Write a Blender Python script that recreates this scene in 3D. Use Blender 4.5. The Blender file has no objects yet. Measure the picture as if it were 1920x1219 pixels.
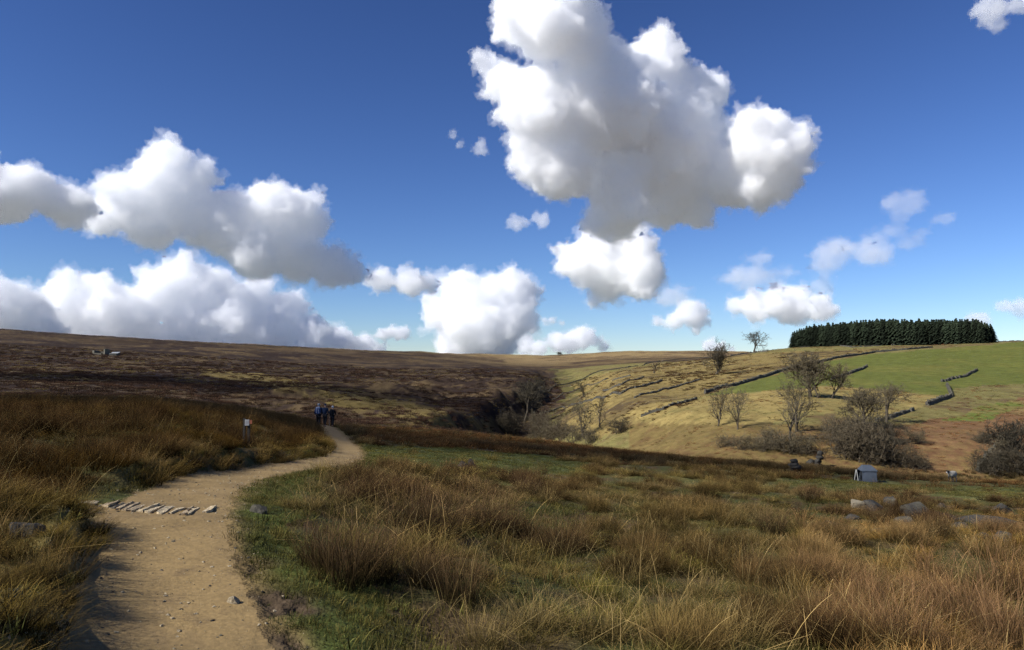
import bpy, bmesh, math, random, time
import numpy as np
from mathutils import Vector, Matrix, noise as mn
T0 = time.time()
# ------------------------------------------------------------------ camera, sky, sun, exposure
SC = bpy.context.scene
F, CX, CY, HOR = 1478.0, 960.0, 609.5, 700.0
PITCH = math.atan((HOR - CY) / F)
EYE = 1.7
cam_d = bpy.data.cameras.new('camera'); cam = bpy.data.objects.new('camera', cam_d)
SC.collection.objects.link(cam); SC.camera = cam
cam.location = (0, 0, EYE); cam.rotation_euler = (math.pi / 2 + PITCH, 0, 0)
cam_d.sensor_width = 36.0; cam_d.lens = 36.0 * F / 1920.0; cam_d.clip_end = 60000; cam_d.clip_start = .05
SUN_EL, SUN_AZ = math.radians(39), math.radians(-116)      # azimuth from +Y (view), clockwise
sdir = Vector((math.sin(SUN_AZ) * math.cos(SUN_EL), math.cos(SUN_AZ) * math.cos(SUN_EL), math.sin(SUN_EL)))
sun_d = bpy.data.lights.new('sun', 'SUN'); sun_d.energy = 5; sun_d.angle = math.radians(.53); sun_d.color = (1, .972, .925)
sun = bpy.data.objects.new('sun', sun_d); SC.collection.objects.link(sun)
sun.rotation_euler = sdir.to_track_quat('Z', 'Y').to_euler(); sun.location = (-30, 0, 40)
W = bpy.data.worlds.new('World'); SC.world = W; W.use_nodes = True
nt = W.node_tree; nt.nodes.clear()
sky = nt.nodes.new('ShaderNodeTexSky'); sky.sky_type = 'NISHITA'; sky.sun_disc = False
sky.sun_elevation = SUN_EL; sky.sun_rotation = SUN_AZ; sky.altitude = 400; sky.air_density = 1.0; sky.dust_density = 0; sky.ozone_density = 3.0
bg = nt.nodes.new('ShaderNodeBackground'); bg.inputs[1].default_value = .1
wo = nt.nodes.new('ShaderNodeOutputWorld')
vm = nt.nodes.new('ShaderNodeVectorMath'); vm.operation = 'SCALE'; vm.inputs['Scale'].default_value = .085
gm = nt.nodes.new('ShaderNodeGamma'); gm.inputs[1].default_value = 1.42                 # phone-camera contrast of the sky
vt = nt.nodes.new('ShaderNodeVectorMath'); vt.operation = 'MULTIPLY'; vt.inputs[1].default_value = (9.2, 9.9, 12.6)
nt.links.new(sky.outputs[0], vm.inputs[0]); nt.links.new(vm.outputs[0], gm.inputs[0]); nt.links.new(gm.outputs[0], vt.inputs[0]); nt.links.new(vt.outputs[0], bg.inputs[0])
nt.links.new(bg.outputs[0], wo.inputs[0])
SC.view_settings.view_transform = 'Standard'; SC.view_settings.look = 'None'
SC.view_settings.exposure = .52; SC.view_settings.gamma = 1
SC.render.engine = 'CYCLES'
cy = SC.cycles
cy.use_denoising = True; cy.denoiser = 'OPENIMAGEDENOISE'; cy.denoising_input_passes = 'RGB_ALBEDO_NORMAL'; cy.denoising_prefilter = 'FAST'; cy.max_bounces = 64; cy.diffuse_bounces = 3; cy.volume_bounces = 44; cy.transparent_max_bounces = 12
cy.use_adaptive_sampling = True; cy.adaptive_threshold = .03

def ray(px, py):
    c, s = math.cos(PITCH), math.sin(PITCH)
    x, u, f = (px - CX) / F, (CY - py) / F, 1.0
    return Vector((x, f * c - u * s, f * s + u * c))
def at(px, py, d):                                        # the point seen at a pixel, d metres ahead
    r = ray(px, py); return Vector((0, 0, EYE)) + r * (d / r.y)
COL = SC.collection
# ------------------------------------------------------------------ helpers
MATS = {}
def link(o, parent=None):
    COL.objects.link(o)
    if parent is not None: o.parent = parent
    return o
def tag(o, label=None, cat=None, group=None, kind=None):
    if label: o['label'] = label
    if cat: o['category'] = cat
    if group: o['group'] = group
    if kind: o['kind'] = kind
    return o
def from_np(name, V, Fc, smooth=True):
    me = bpy.data.meshes.new(name); k = Fc.shape[1]
    me.vertices.add(len(V)); me.vertices.foreach_set('co', np.ascontiguousarray(V, dtype=np.float32).ravel())
    me.loops.add(Fc.size); me.loops.foreach_set('vertex_index', np.ascontiguousarray(Fc, dtype=np.int32).ravel())
    me.polygons.add(len(Fc)); me.polygons.foreach_set('loop_start', np.arange(0, Fc.size, k, dtype=np.int32))
    me.polygons.foreach_set('use_smooth', np.full(len(Fc), smooth))
    me.update(calc_edges=True); return me
def mesh_obj(name, V, Fc, mat, parent=None, smooth=True, loc=None):
    V = np.asarray(V, dtype=float); Fc = np.asarray(Fc)
    me = from_np(name, V, Fc, smooth); me.materials.append(mat)
    o = bpy.data.objects.new(name, me); link(o, parent)
    if loc is not None: o.location = loc
    return o
def empty(name, loc, rz=0):
    o = bpy.data.objects.new(name, None); link(o); o.location = loc; o.rotation_euler = (0, 0, rz); o.empty_display_size = .2
    return o
def attr(me, name, arr, typ='FLOAT'):
    a = me.attributes.new(name, typ, 'POINT'); arr = np.ascontiguousarray(arr, dtype=np.float32)
    if typ == 'FLOAT_COLOR':
        b = np.ones((len(arr), 4), np.float32); b[:, :3] = arr; a.data.foreach_set('color', b.ravel())
    elif typ == 'FLOAT_VECTOR': a.data.foreach_set('vector', arr.ravel())
    else: a.data.foreach_set('value', arr.ravel())
def _h(xi, yi, seed):
    h = (xi.astype(np.int64) * 374761393 + yi.astype(np.int64) * 668265263 + seed * 974634777) & 0xffffffff
    h = ((h ^ (h >> 13)) * 1274126177) & 0xffffffff
    h = ((h ^ (h >> 16)) * 2246822519) & 0xffffffff
    return ((h ^ (h >> 15)) & 0xffffff) / float(0xffffff)
def vn(x, y, seed=0):
    x = np.asarray(x, float); y = np.asarray(y, float)
    xi, yi = np.floor(x), np.floor(y); fx, fy = x - xi, y - yi
    fx = fx * fx * fx * (fx * (fx * 6 - 15) + 10); fy = fy * fy * fy * (fy * (fy * 6 - 15) + 10)
    a, b = _h(xi, yi, seed), _h(xi + 1, yi, seed); c, d = _h(xi, yi + 1, seed), _h(xi + 1, yi + 1, seed)
    return (a + (b - a) * fx) * (1 - fy) + (c + (d - c) * fx) * fy
def fbm(x, y, seed=0, o=4):
    s = 0; a = .5; n = 0
    for k in range(o):
        s = s + a * vn(x * 2 ** k + 17.3 * k, y * 2 ** k - 9.1 * k, seed + k); n += a; a *= .5
    return s / n * 2 - 1
def sstep(a, b, x):
    t = np.clip((x - a) / (b - a), 0, 1); return t * t * (3 - 2 * t)
def inpoly(px, py, poly):
    r = np.zeros(np.shape(px), bool); n = len(poly); j = n - 1
    for i in range(n):
        xi, yi = poly[i]; xj, yj = poly[j]
        if yi != yj:
            r ^= ((yi > py) != (yj > py)) & (px < (xj - xi) * (py - yi) / (yj - yi) + xi)
        j = i
    return r
class N:                                                   # small node-tree helper
    def __init__(s, name):
        s.m = bpy.data.materials.new(name); s.m.use_nodes = True; s.t = s.m.node_tree; s.t.nodes.clear()
        s.out = s.t.nodes.new('ShaderNodeOutputMaterial')
    def n(s, typ, **kw):
        x = s.t.nodes.new('ShaderNode' + typ)
        for k, v in kw.items(): setattr(x, k, v)
        return x
    def l(s, a, b): s.t.links.new(a, b)
    def val(s, sock, v):
        if hasattr(v, 'is_linked') or hasattr(v, 'links'): s.l(v, sock)
        elif isinstance(v, (tuple, list)) and len(v) == 3 and sock.type == 'RGBA': sock.default_value = (*v, 1)
        else: sock.default_value = v
    def noise(s, scale, detail=4, rough=.55, vec=None, dist=0):
        x = s.n('TexNoise'); x.inputs['Scale'].default_value = scale; x.inputs['Detail'].default_value = detail
        x.inputs['Roughness'].default_value = rough; x.inputs['Distortion'].default_value = dist
        if vec is not None: s.l(vec, x.inputs['Vector'])
        return x.outputs['Fac']
    def rng(s, v, a, b, c=0., d=1.):
        x = s.n('MapRange'); s.val(x.inputs[0], v)
        for k, q in enumerate((a, b, c, d)): x.inputs[k + 1].default_value = q
        return x.outputs[0]
    def mix(s, f, a, b, mode='MIX'):
        x = s.n('Mix', data_type='RGBA', blend_type=mode); s.val(x.inputs[0], f); s.val(x.inputs[6], a); s.val(x.inputs[7], b)
        return x.outputs[2]
    def mth(s, op, a, b=0.):
        x = s.n('Math', operation=op); s.val(x.inputs[0], a); s.val(x.inputs[1], b); return x.outputs[0]
    def scalecol(s, c, f):
        x = s.n('VectorMath', operation='SCALE'); s.val(x.inputs[0], c); s.val(x.inputs['Scale'], f); return x.outputs[0]
    def pos(s): return s.n('NewGeometry').outputs['Position']
    def obj(s): return s.n('TexCoord').outputs['Object']
    def bump(s, h, dist, strength=1.):
        b = s.n('Bump'); b.inputs['Strength'].default_value = strength; b.inputs['Distance'].default_value = dist; s.l(h, b.inputs['Height'])
        return b.outputs[0]
    def principled(s, col, rough=.85, normal=None, spec=.2, metal=0):
        p = s.n('BsdfPrincipled'); s.val(p.inputs['Base Color'], col); s.val(p.inputs['Roughness'], rough)
        p.inputs['Specular IOR Level'].default_value = spec; p.inputs['Metallic'].default_value = metal
        if normal is not None: s.l(normal, p.inputs['Normal'])
        s.l(p.outputs[0], s.out.inputs['Surface']); return p
def plain(name, col, rough=.8, var=.25, scale=8., spec=.2, bump=0., bscale=20., metal=0):
    if name in MATS: return MATS[name]
    s = N(name); f = s.noise(scale, 4, .6, s.obj())
    c = s.scalecol(col, s.rng(f, .3, .7, 1 - var, 1 + var))
    nm = s.bump(s.noise(bscale, 4, .6, s.obj()), bump) if bump else None
    s.principled(c, rough, nm, spec, metal); MATS[name] = s.m; return s.m
_ico = {}
def ico_np(n):
    if n not in _ico:
        bm = bmesh.new(); bmesh.ops.create_icosphere(bm, subdivisions=n, radius=1); bm.verts.ensure_lookup_table()
        _ico[n] = (np.array([v.co for v in bm.verts]), np.array([[v.index for v in f.verts] for f in bm.faces])); bm.free()
    return _ico[n]
# ------------------------------------------------------------------ terrain: height field, in metres, camera at the origin
def zz(d, Y): return EYE - (Y - HOR) * d / F
COLS = {   # bearing (photo column) -> (distance, z) ; 'Y' rows give the sight line instead of z
 -900: [(1,.3),(8,.45),(20,.4),(40,.1),(80,-.6),(120,-1.6),(170,-.5),(300,7),(500,24),(800,55),(1000,62),(2000,55),(7000,30)],
 0: [(1,.2),(8,.35),(12,.25),(25,'Y',788),(50,'Y',757),(80,'Y',749),(120,'Y',754),(170,'Y',738),(300,'Y',702),(480,'Y',668),(700,'Y',638),(900,'Y',617),(1300,'Y',623),(3000,'Y',645),(7000,'Y',668)],
 300: [(1,0),(5,.03),(8.4,.19),(10,.16),(12,.12),(25,'Y',793),(50,'Y',764),(80,'Y',751),(120,'Y',756),(170,'Y',744),(300,'Y',713),(480,'Y',686),(700,'Y',656),(900,'Y',638),(1300,'Y',643),(3000,'Y',652),(7000,'Y',668)],
 450: [(1,0),(5,.0),(8.4,.14),(10,.12),(12,.04),(15,-.2),(25,-.5),(32,'Y',795),(50,'Y',778),(70,'Y',770),(100,'Y',774),(150,'Y',762),(200,'Y',745),(300,'Y',722),(480,'Y',695),(700,'Y',668),(950,'Y',645),(1300,'Y',648),(3000,'Y',656),(7000,'Y',668)],
 600: [(1,0),(5,-.03),(8.4,.03),(12,-.1),(15,-.23),(19,-.51),(25,-.87),(32,-1.22),(46,-1.88),(62,'Y',799),(72,'Y',796),(100,'Y',803),(150,'Y',776),(200,'Y',752),(300,'Y',728),(500,'Y',700),(700,'Y',678),(1000,'Y',655),(1300,'Y',652),(3000,'Y',662),(7000,'Y',670)],
 800: [(1,-.1),(5,-.15),(8.4,-.2),(12,-.4),(20,-.95),(30,'Y',858),(46,'Y',833),(62,'Y',819),(85,'Y',806),(115,'Y',807),(150,'Y',791),(200,'Y',765),(300,'Y',735),(500,'Y',706),(800,'Y',680),(1200,'Y',662),(1500,'Y',661),(3000,'Y',668),(7000,'Y',672)],
 950: [(1,-.1),(5,-.22),(8.4,-.4),(12,-.65),(20,'Y',910),(30,'Y',874),(45,'Y',849),(62,'Y',832),(80,'Y',820),(95,'Y',822),(130,'Y',832),(180,'Y',795),(240,'Y',762),(320,'Y',733),(450,'Y',708),(650,'Y',690),(900,'Y',690),(1500,'Y',673),(1900,'Y',664),(3000,'Y',668),(7000,'Y',674)],
 1030: [(1,-.1),(5,-.25),(8.4,-.5),(12,-.8),(20,'Y',918),(30,'Y',881),(45,'Y',856),(62,'Y',838),(78,'Y',828),(95,'Y',834),(130,'Y',815),(170,'Y',785),(220,'Y',756),(300,'Y',735),(420,'Y',720),(600,'Y',705),(900,'Y',694),(1500,'Y',676),(1900,'Y',667),(3000,'Y',671),(7000,'Y',676)],
 1150: [(1,-.15),(5,-.3),(8.4,-.58),(12,-.92),(20,'Y',930),(30,'Y',893),(45,'Y',866),(62,'Y',848),(72,'Y',842),(88,'Y',850),(110,'Y',826),(135,'Y',796),(180,'Y',758),(240,'Y',730),(340,'Y',706),(500,'Y',694),(700,'Y',688),(1000,'Y',682),(1500,'Y',668),(1900,'Y',658),(3000,'Y',664),(7000,'Y',674)],
 1300: [(1,-.15),(5,-.35),(8.4,-.68),(12,-1.05),(20,'Y',948),(30,'Y',908),(50,'Y',869),(62,'Y',859),(75,'Y',864),(96,'Y',838),(120,'Y',800),(150,'Y',765),(210,'Y',730),(280,'Y',701),(400,'Y',682),(560,'Y',674),(900,'Y',678),(1500,'Y',665),(1900,'Y',657),(3000,'Y',664),(7000,'Y',674)],
 1413: [(1,-.2),(5,-.38),(8.4,-.75),(12,-1.15),(20,'Y',956),(30,'Y',917),(50,'Y',877),(62,'Y',867),(76,'Y',872),(97,'Y',842),(120,'Y',800),(148,'Y',758),(200,'Y',720),(270,'Y',694),(350,'Y',674),(420,'Y',661),(520,'Y',662),(800,'Y',674),(1500,'Y',668),(1900,'Y',660),(3000,'Y',666),(7000,'Y',674)],
 1500: [(1,-.2),(5,-.42),(8.4,-.82),(12,-1.22),(20,'Y',963),(30,'Y',924),(50,'Y',885),(62,'Y',875),(78,'Y',881),(98,'Y',845),(118,'Y',803),(142,'Y',752),(180,'Y',726),(240,'Y',700),(320,'Y',673),(400,'Y',655),(480,'Y',650),(600,'Y',655),(1200,'Y',668),(3000,'Y',668),(7000,'Y',674)],
 1700: [(1,-.2),(5,-.5),(8.4,-.95),(12,-1.38),(20,'Y',974),(30,'Y',937),(50,'Y',903),(60,'Y',897),(75,'Y',901),(95,'Y',863),(118,'Y',810),(142,'Y',768),(170,'Y',738),(225,'Y',704),(300,'Y',668),(360,'Y',651),(420,'Y',645),(600,'Y',651),(1500,'Y',665),(7000,'Y',674)],
 1920: [(1,-.25),(5,-.6),(8.4,-1.1),(12,-1.55),(20,'Y',984),(30,'Y',945),(50,'Y',911),(62,'Y',904),(78,'Y',906),(98,'Y',864),(120,'Y',812),(150,'Y',770),(190,'Y',735),(250,'Y',694),(310,'Y',658),(360,'Y',639),(450,'Y',640),(700,'Y',650),(1500,'Y',665),(7000,'Y',674)],
 2900: [(1,-.4),(5,-.9),(8.4,-1.5),(12,-2.1),(20,'Y',1000),(30,'Y',955),(50,'Y',920),(62,'Y',908),(78,'Y',906),(98,'Y',870),(120,'Y',830),(150,'Y',790),(190,'Y',745),(250,'Y',694),(310,'Y',650),(360,'Y',632),(450,'Y',632),(700,'Y',645),(1500,'Y',665),(7000,'Y',674)],
}
XS = sorted(COLS)
LD0, LD1, NL = math.log(.9), math.log(7000), 520           # lookup table of the base surface: bearing x log distance
ldt = np.linspace(LD0, LD1, NL); XT = np.arange(-900, 2901, 10.)
prof = []
for X in XS:
    c = [(p[0], zz(p[0], p[2])) if p[1] == 'Y' else p for p in COLS[X]]
    prof.append(np.interp(np.exp(ldt), [p[0] for p in c], [p[1] for p in c]))
prof = np.array(prof)
BT = np.empty((len(XT), NL))
XSa = np.array(XS, float)
for i, X in enumerate(XT):
    j = int(np.clip(np.searchsorted(XSa, X, side='right') - 1, 0, len(XS) - 2)); t = np.clip((X - XSa[j]) / (XSa[j + 1] - XSa[j]), 0, 1)
    BT[i] = prof[j] * (1 - t) + prof[j + 1] * t
def smooth1(a, n, axis):
    k = np.hanning(2 * n + 3)[1:-1]; k /= k.sum()
    p = [(0, 0), (0, 0)]; p[axis] = (n, n); b = np.pad(a, p, mode='edge')
    return np.apply_along_axis(lambda v: np.convolve(v, k, 'valid'), axis, b)
BT = smooth1(BT, 5, 1); BT = smooth1(BT, 6, 0)
PATH_PX = [(318,1500,2.9),(325,1219,4.74),(306,1080,6.2),(290,965,8.4),(345,932,10.),(385,911,12.),(470,890,15.),(578,872,19.),(646,853,25.),(652,836,32.),(632,816,46.),(616,801,60.),(600,796,72.)]
PW = np.array([tuple(at(*p))[:2] for p in PATH_PX])
def resample(P, n):
    s = np.concatenate([[0], np.cumsum(np.hypot(*np.diff(P, axis=0).T))]); q = np.linspace(0, s[-1], n)
    return np.stack([np.interp(q, s, P[:, 0]), np.interp(q, s, P[:, 1])], 1)
PL = resample(PW, 160)
for _ in range(12): PL[1:-1] = PL[1:-1] * .5 + .25 * (PL[:-2] + PL[2:])
STR = np.array([(36,700),(29,430),(13,330),(2,240),(-4,185),(-1,145),(8.5,108),(18,91),(31,86),(43,82),(60,80),(130,76)], float)
SL = resample(STR, 260)
for _ in range(20): SL[1:-1] = SL[1:-1] * .5 + .25 * (SL[:-2] + SL[2:])
def sdist(P, x, y):                                        # signed distance (left of travel is +) to a polyline, index
    x = np.asarray(x, float).ravel(); y = np.asarray(y, float).ravel()
    best = np.full(x.shape, 1e9); sg = np.zeros(x.shape); ix = np.zeros(x.shape)
    for i in range(len(P) - 1):
        a, b = P[i], P[i + 1]; d = b - a; L = d @ d
        t = np.clip(((x - a[0]) * d[0] + (y - a[1]) * d[1]) / L, 0, 1)
        ex, ey = x - a[0] - t * d[0], y - a[1] - t * d[1]; q = ex * ex + ey * ey
        m = q < best; best[m] = q[m]; ix[m] = i + t[m]
        sg[m] = np.sign(d[0] * ey[m] - d[1] * ex[m])
    return np.sqrt(best), sg, ix
def column_of(x, y): return CX + F * x / np.maximum(y, .05)
def base_z(x, y):
    X = np.clip(column_of(x, y), XT[0], XT[-1]); l = np.clip(np.log(np.maximum(y, .9)), LD0, LD1 - 1e-6)
    fi = (X - XT[0]) / 10.; i = np.clip(fi.astype(int), 0, len(XT) - 2); fi = fi - i
    fj = (l - LD0) / (LD1 - LD0) * (NL - 1); j = np.clip(fj.astype(int), 0, NL - 2); fj = fj - j
    return (BT[i, j] * (1 - fi) + BT[i + 1, j] * fi) * (1 - fj) + (BT[i, j + 1] * (1 - fi) + BT[i + 1, j + 1] * fi) * fj
PATH_HALF = .6
def path_info(x, y):
    pd = np.full(x.shape, 99.); ps = np.zeros(x.shape)
    m = (y < 80) & (np.abs(x) < 40)
    if m.any():
        a, b, _ = sdist(PL, x[m], y[m]); pd[m] = a; ps[m] = b
    return pd, ps
def height(x, y, full=False):
    sh = np.shape(x); x = np.asarray(x, float).ravel(); y = np.asarray(y, float).ravel()
    z = base_z(x, y)
    # stream ravine: steep on the left (shaded) bank, gentle on the right
    m = (y > 60) & (y < 720) & (np.abs(x) < 220)
    if m.any():
        xm, ym = x[m], y[m]
        d, s, ix = sdist(SL, xm, ym)
        d = d + 3.2 * fbm(xm / 14, ym / 14, 5, 3)
        dep = np.interp(ym, [60, 80, 110, 150, 200, 300, 430, 700], [2, 2.5, 5, 11, 14, 12, 9, 2])
        wl = np.where(s < 0, 6., 2.); wr = np.where(s < 0, 18., 36.)
        z[m] -= dep * (1 - sstep(wl, wr, np.abs(d)))
        rib = (s < 0) * sstep(8, 20, np.abs(d)) * (1 - sstep(55, 95, np.abs(d))) * sstep(125, 170, ym) * (1 - sstep(420, 560, ym)); z[m] -= rib * 3.2 * (1 - 2.4 * np.abs(fbm(xm / 55, ym / 15, 24, 3)))   # gullied side
    pd, ps = path_info(x, y)
    # relief
    near = 1 - sstep(30, 90, y)
    off = sstep(PATH_HALF * .9, PATH_HALF + .8, pd)
    z += off * near * (.16 * fbm(x / 1.7, y / 1.7, 11, 4) + .22 * fbm(x / 5., y / 5., 12, 3))
    z += (1 - off) * (.012 * fbm(x / .5, y / .5, 13, 3))
    z += sstep(40, 140, y) * (.45 * fbm(x / 7, y / 7, 21, 3) + 1.0 * fbm(x / 30, y / 30, 22, 3)) * np.where(column_of(x, y) > 1250, .45, 1.)
    z += sstep(250, 900, y) * 3.5 * fbm(x / 130, y / 130, 23, 4)
    # sunk path with a turf bank along its left side up to the slabs
    bank = (ps > 0) * sstep(PATH_HALF * .98, PATH_HALF + .22, pd) * (1 - sstep(7.0, 8.4, y)) * (1 - .5 * sstep(1.5, 4, pd))
    z += .26 * bank * (1 + .3 * fbm(x / .8, y / .8, 31, 3))
    bank2 = (ps > 0) * sstep(PATH_HALF, PATH_HALF + .5, pd) * sstep(9.5, 11, y) * (1 - sstep(30, 40, y))
    z += .24 * bank2 * (1 + .4 * fbm(x / .9, y / .9, 32, 3))
    # wet poached strip on the right of the path
    mud = (ps < 0) * np.exp(-((pd - PATH_HALF - .22) / .24) ** 2) * sstep(2, 4, y) * (1 - sstep(6.2, 7.4, y)) * sstep(-.15, .3, fbm(x / .55, y / .55, 34, 3))
    z += mud * (-.04 + .07 * fbm(x / .12, y / .12, 33, 3))
    z = z.reshape(sh)
    return (z, pd.reshape(sh), ps.reshape(sh), mud.reshape(sh)) if full else z
def proj(x, y, z):
    c, s = math.cos(PITCH), math.sin(PITCH); zr = z - EYE
    f = y * c + zr * s; u = -y * s + zr * c
    return CX + F * x / f, CY - F * u / f
# ------------------------------------------------------------------ land cover (the ground's own colours, and a bounce tone past the skyline)
HEATH = np.array((.030, .020, .015)); HEATH2 = np.array((.105, .072, .036)); STRAW = np.array((.25, .185, .066)); OLIVE = np.array((.15, .13, .045))
GREEN = np.array((.105, .115, .027)); BRACK = np.array((.155, .083, .041)); RUSHC = np.array((.075, .05, .026)); TURF = np.array((.062, .068, .022))
DIRT = np.array((.235, .160, .070)); MUD = np.array((.075, .053, .033))
FIELD = [(1320,742),(1400,719),(1480,695),(1560,676),(1640,663),(1745,655),(1830,648),(1925,640),(2300,632),(2300,720),(1925,718),(1870,722),(1790,728),(1770,742),(1720,738),(1640,728),(1560,724),(1480,728),(1400,736)]
STRAWB = [(1300,745),(1400,736),(1480,728),(1560,724),(1640,728),(1720,738),(1770,742),(1740,758),(1690,778),(1640,790),(1560,775),(1450,790),(1360,800),(1230,800),(1180,775)]
BRACKB = [(1690,800),(1760,785),(1840,775),(1925,740),(2300,720),(2300,870),(1925,880),(1800,890),(1700,880),(1640,850),(1640,810)]
MIDSTRAW = [(985,740),(1040,728),(1110,706),(1240,682),(1340,672),(1400,664),(1500,660),(1660,655),(1560,673),(1400,717),(1320,742),(1290,760),(1200,800),(1120,822),(1020,800),(960,790),(940,770)]
def soft(poly, X, Y, wob=9., n=1):
    return inpoly(X, Y, poly)
def cover(x, y, z, pd, ps, mud):
    X, Y = proj(x, y, z)
    jx = 14 * fbm(x / 9, y / 9, 41, 3); jy = 5 * fbm(x / 9, y / 9, 42, 3)
    Xj, Yj = X + jx, Y + jy
    A = np.empty(x.shape + (3,)); B = np.empty_like(A)
    A[:] = RUSHC; B[:] = OLIVE * .9
    def put(m, a, b): A[m] = a; B[m] = b
    left = y > 95
    put(left, HEATH, HEATH2)                               # heather moor with bleached grass
    fw = (sstep(900, 1500, y) * sstep(740, 960, X + 60 * fbm(x / 60, y / 60, 43, 3)))[..., None]
    A[:] = A * (1 - fw) + np.array((.12, .08, .042)) * fw; B[:] = B * (1 - fw) + np.array((.24, .17, .078)) * fw
    fr = sstep(2000, 2300, y)[..., None]; A[:] = A * (1 - fr) + np.array((.16, .165, .135)) * fr; B[:] = B * (1 - fr) + np.array((.19, .19, .16)) * fr   # unseen land past the skyline, greyed to bounce neutral light onto clouds
    sx_ = np.interp(y, SL[::-1, 1], SL[::-1, 0]); sj = 7 * fbm(x / 12, y / 12, 44, 4); sd = (y > 70) & (x > sx_ + sj) & (y < 820) & (X > 900)
    put(sd, OLIVE * 1.1, np.array((.12, .075, .04)))
    m = sd & inpoly(Xj, Yj, MIDSTRAW); put(m, STRAW * .8, np.array((.075, .052, .028)))
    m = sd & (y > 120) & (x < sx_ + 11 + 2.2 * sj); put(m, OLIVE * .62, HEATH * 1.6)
    m = sd & inpoly(Xj, Yj, STRAWB); put(m, STRAW * 1.0, OLIVE * .95)
    m = sd & inpoly(Xj, Yj, BRACKB); put(m, BRACK, STRAW * .8)
    m = sd & (X > 1180) & (Y > 795) & ~inpoly(Xj, Yj, BRACKB); put(m, STRAW * .62, BRACK * .75)
    m = sd & inpoly(X + jx * .25, Y + jy * .25, FIELD); put(m, GREEN, GREEN * np.array((1.3, 1.12, 1.2)))
    m = sd & inpoly(Xj, Yj, [(1760,790),(1830,765),(1900,748),(1925,760),(1830,790)]); put(m, GREEN * np.array((.9, 1.1, .9)), STRAW * .8)
    m = (y > 95) & ~sd & inpoly(Xj, Yj, [(380,690),(480,700),(600,722),(760,752),(930,792),(930,812),(760,800),(600,752),(480,722),(380,705)]); put(m, STRAW * .55, HEATH * 1.4)
    # near ground
    nr = y <= 95
    g = sstep(-.15, .35, fbm(x / 6, y / 6, 51, 3))
    A[nr] = (RUSHC[None] * (1 - g[..., None]) + OLIVE[None] * .6 * g[..., None])[nr]; B[nr] = TURF
    gm = nr & inpoly(Xj, Yj, [(640,832),(800,838),(1000,850),(1110,868),(1080,890),(900,886),(700,874),(640,864)]); put(gm, TURF * 1.1, TURF * .8)
    gm = nr & inpoly(Xj, Yj, [(1440,905),(1560,895),(1640,900),(1920,915),(1920,945),(1700,925),(1560,930)]); put(gm, TURF * 1.25, OLIVE * .8)
    side = (ps < 0) & (pd < 1.5 + .5 * fbm(x / 1.1, y / 1.1, 52, 3)) & (y < 40); put(side, TURF * np.array((1, 1.12, .9)), TURF * .65)
    bk = (ps > 0) & (pd < 2.2) & (y < 8.2); put(bk, OLIVE * .55, STRAW * .5)
    wd = ((1 - sstep(PATH_HALF - .05, PATH_HALF + np.where(ps < 0, .34, .12) + .25 * fbm(x / .35, y / .35, 53, 3), pd)) * (y < 75))[..., None]
    A[:] = A * (1 - wd) + DIRT * .85 * wd; B[:] = B * (1 - wd) + DIRT * .7 * wd
    mm = np.clip(mud * 1.5, 0, 1)[..., None]; A[:] = A * (1 - mm) + MUD * mm; B[:] = B * (1 - mm) + MUD * .7 * mm
    return A, B
GX = np.concatenate([np.linspace(-2600, -420, 60, endpoint=False), np.arange(-420, 2341, 4.2), np.linspace(2342, 4500, 60)])
GL = np.concatenate([np.linspace(math.log(1.0), math.log(3.2), 40, endpoint=False), np.linspace(math.log(3.2), math.log(90), 380, endpoint=False), np.linspace(math.log(90), math.log(7000), 300)])
GXX, GDD = np.meshgrid(GX, np.exp(GL), indexing='ij')
gx = (GXX - CX) / F * GDD; gy = GDD.copy()
gzv, gpd, gps, gmud = height(gx, gy, True)
def gz(x, y):
    fx = np.interp(column_of(np.array(x), np.array(y)), GX, np.arange(len(GX))); fl = np.interp(math.log(max(y, 1.)), GL, np.arange(len(GL)))
    i = min(int(fx), len(GX) - 2); j = min(int(fl), len(GL) - 2); a, b = float(fx) - i, float(fl) - j
    return float((gzv[i, j] * (1 - a) + gzv[i + 1, j] * a) * (1 - b) + (gzv[i, j + 1] * (1 - a) + gzv[i + 1, j + 1] * a) * b)
def hit(px, py, dmin=2.):                                  # where a photo pixel meets the ground
    r = ray(px, py); X = CX + F * r.x / r.y; fx = float(np.interp(X, GX, np.arange(len(GX)))); i = min(int(fx), len(GX) - 2); a = fx - i
    zc = gzv[i] * (1 - a) + gzv[i + 1] * a; d = np.exp(GL); h = zc - (EYE + d * (r.z / r.y)); ok = (h > 0) & (d > dmin)
    k = int(np.argmax(ok)) if ok.any() else int(np.argmax(np.where(d > dmin, h / d, -9)))
    dd = float(d[k])
    if ok.any() and k > 0 and h[k - 1] < 0: t = h[k - 1] / (h[k - 1] - h[k]); dd = float(d[k - 1] + (d[k] - d[k - 1]) * t)
    return Vector((dd * r.x / r.y, dd, gz(dd * r.x / r.y, dd)))
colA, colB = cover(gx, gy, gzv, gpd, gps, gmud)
nX, nL = gx.shape
idx = np.arange(nX * nL).reshape(nX, nL)
quads = np.stack([idx[:-1, :-1], idx[1:, :-1], idx[1:, 1:], idx[:-1, 1:]], -1).reshape(-1, 4)
cxq = (gx[:-1, :-1] + gx[1:, 1:]).ravel() / 2; cyq = (gy[:-1, :-1] + gy[1:, 1:]).ravel() / 2
cpd = gpd[:-1, :-1].ravel(); cps = gps[:-1, :-1].ravel()
edge = PATH_HALF * (1 + .10 * fbm(cxq / .9, cyq / .9, 61, 3)) + .09 * fbm(cxq / .22, cyq / .22, 62, 3) - .12 * sstep(9.5, 13, cyq) - .08 * sstep(20, 32, cyq)
is_path = (cpd < edge) & (cyq < 74) & (cyq > 1.2)
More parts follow.
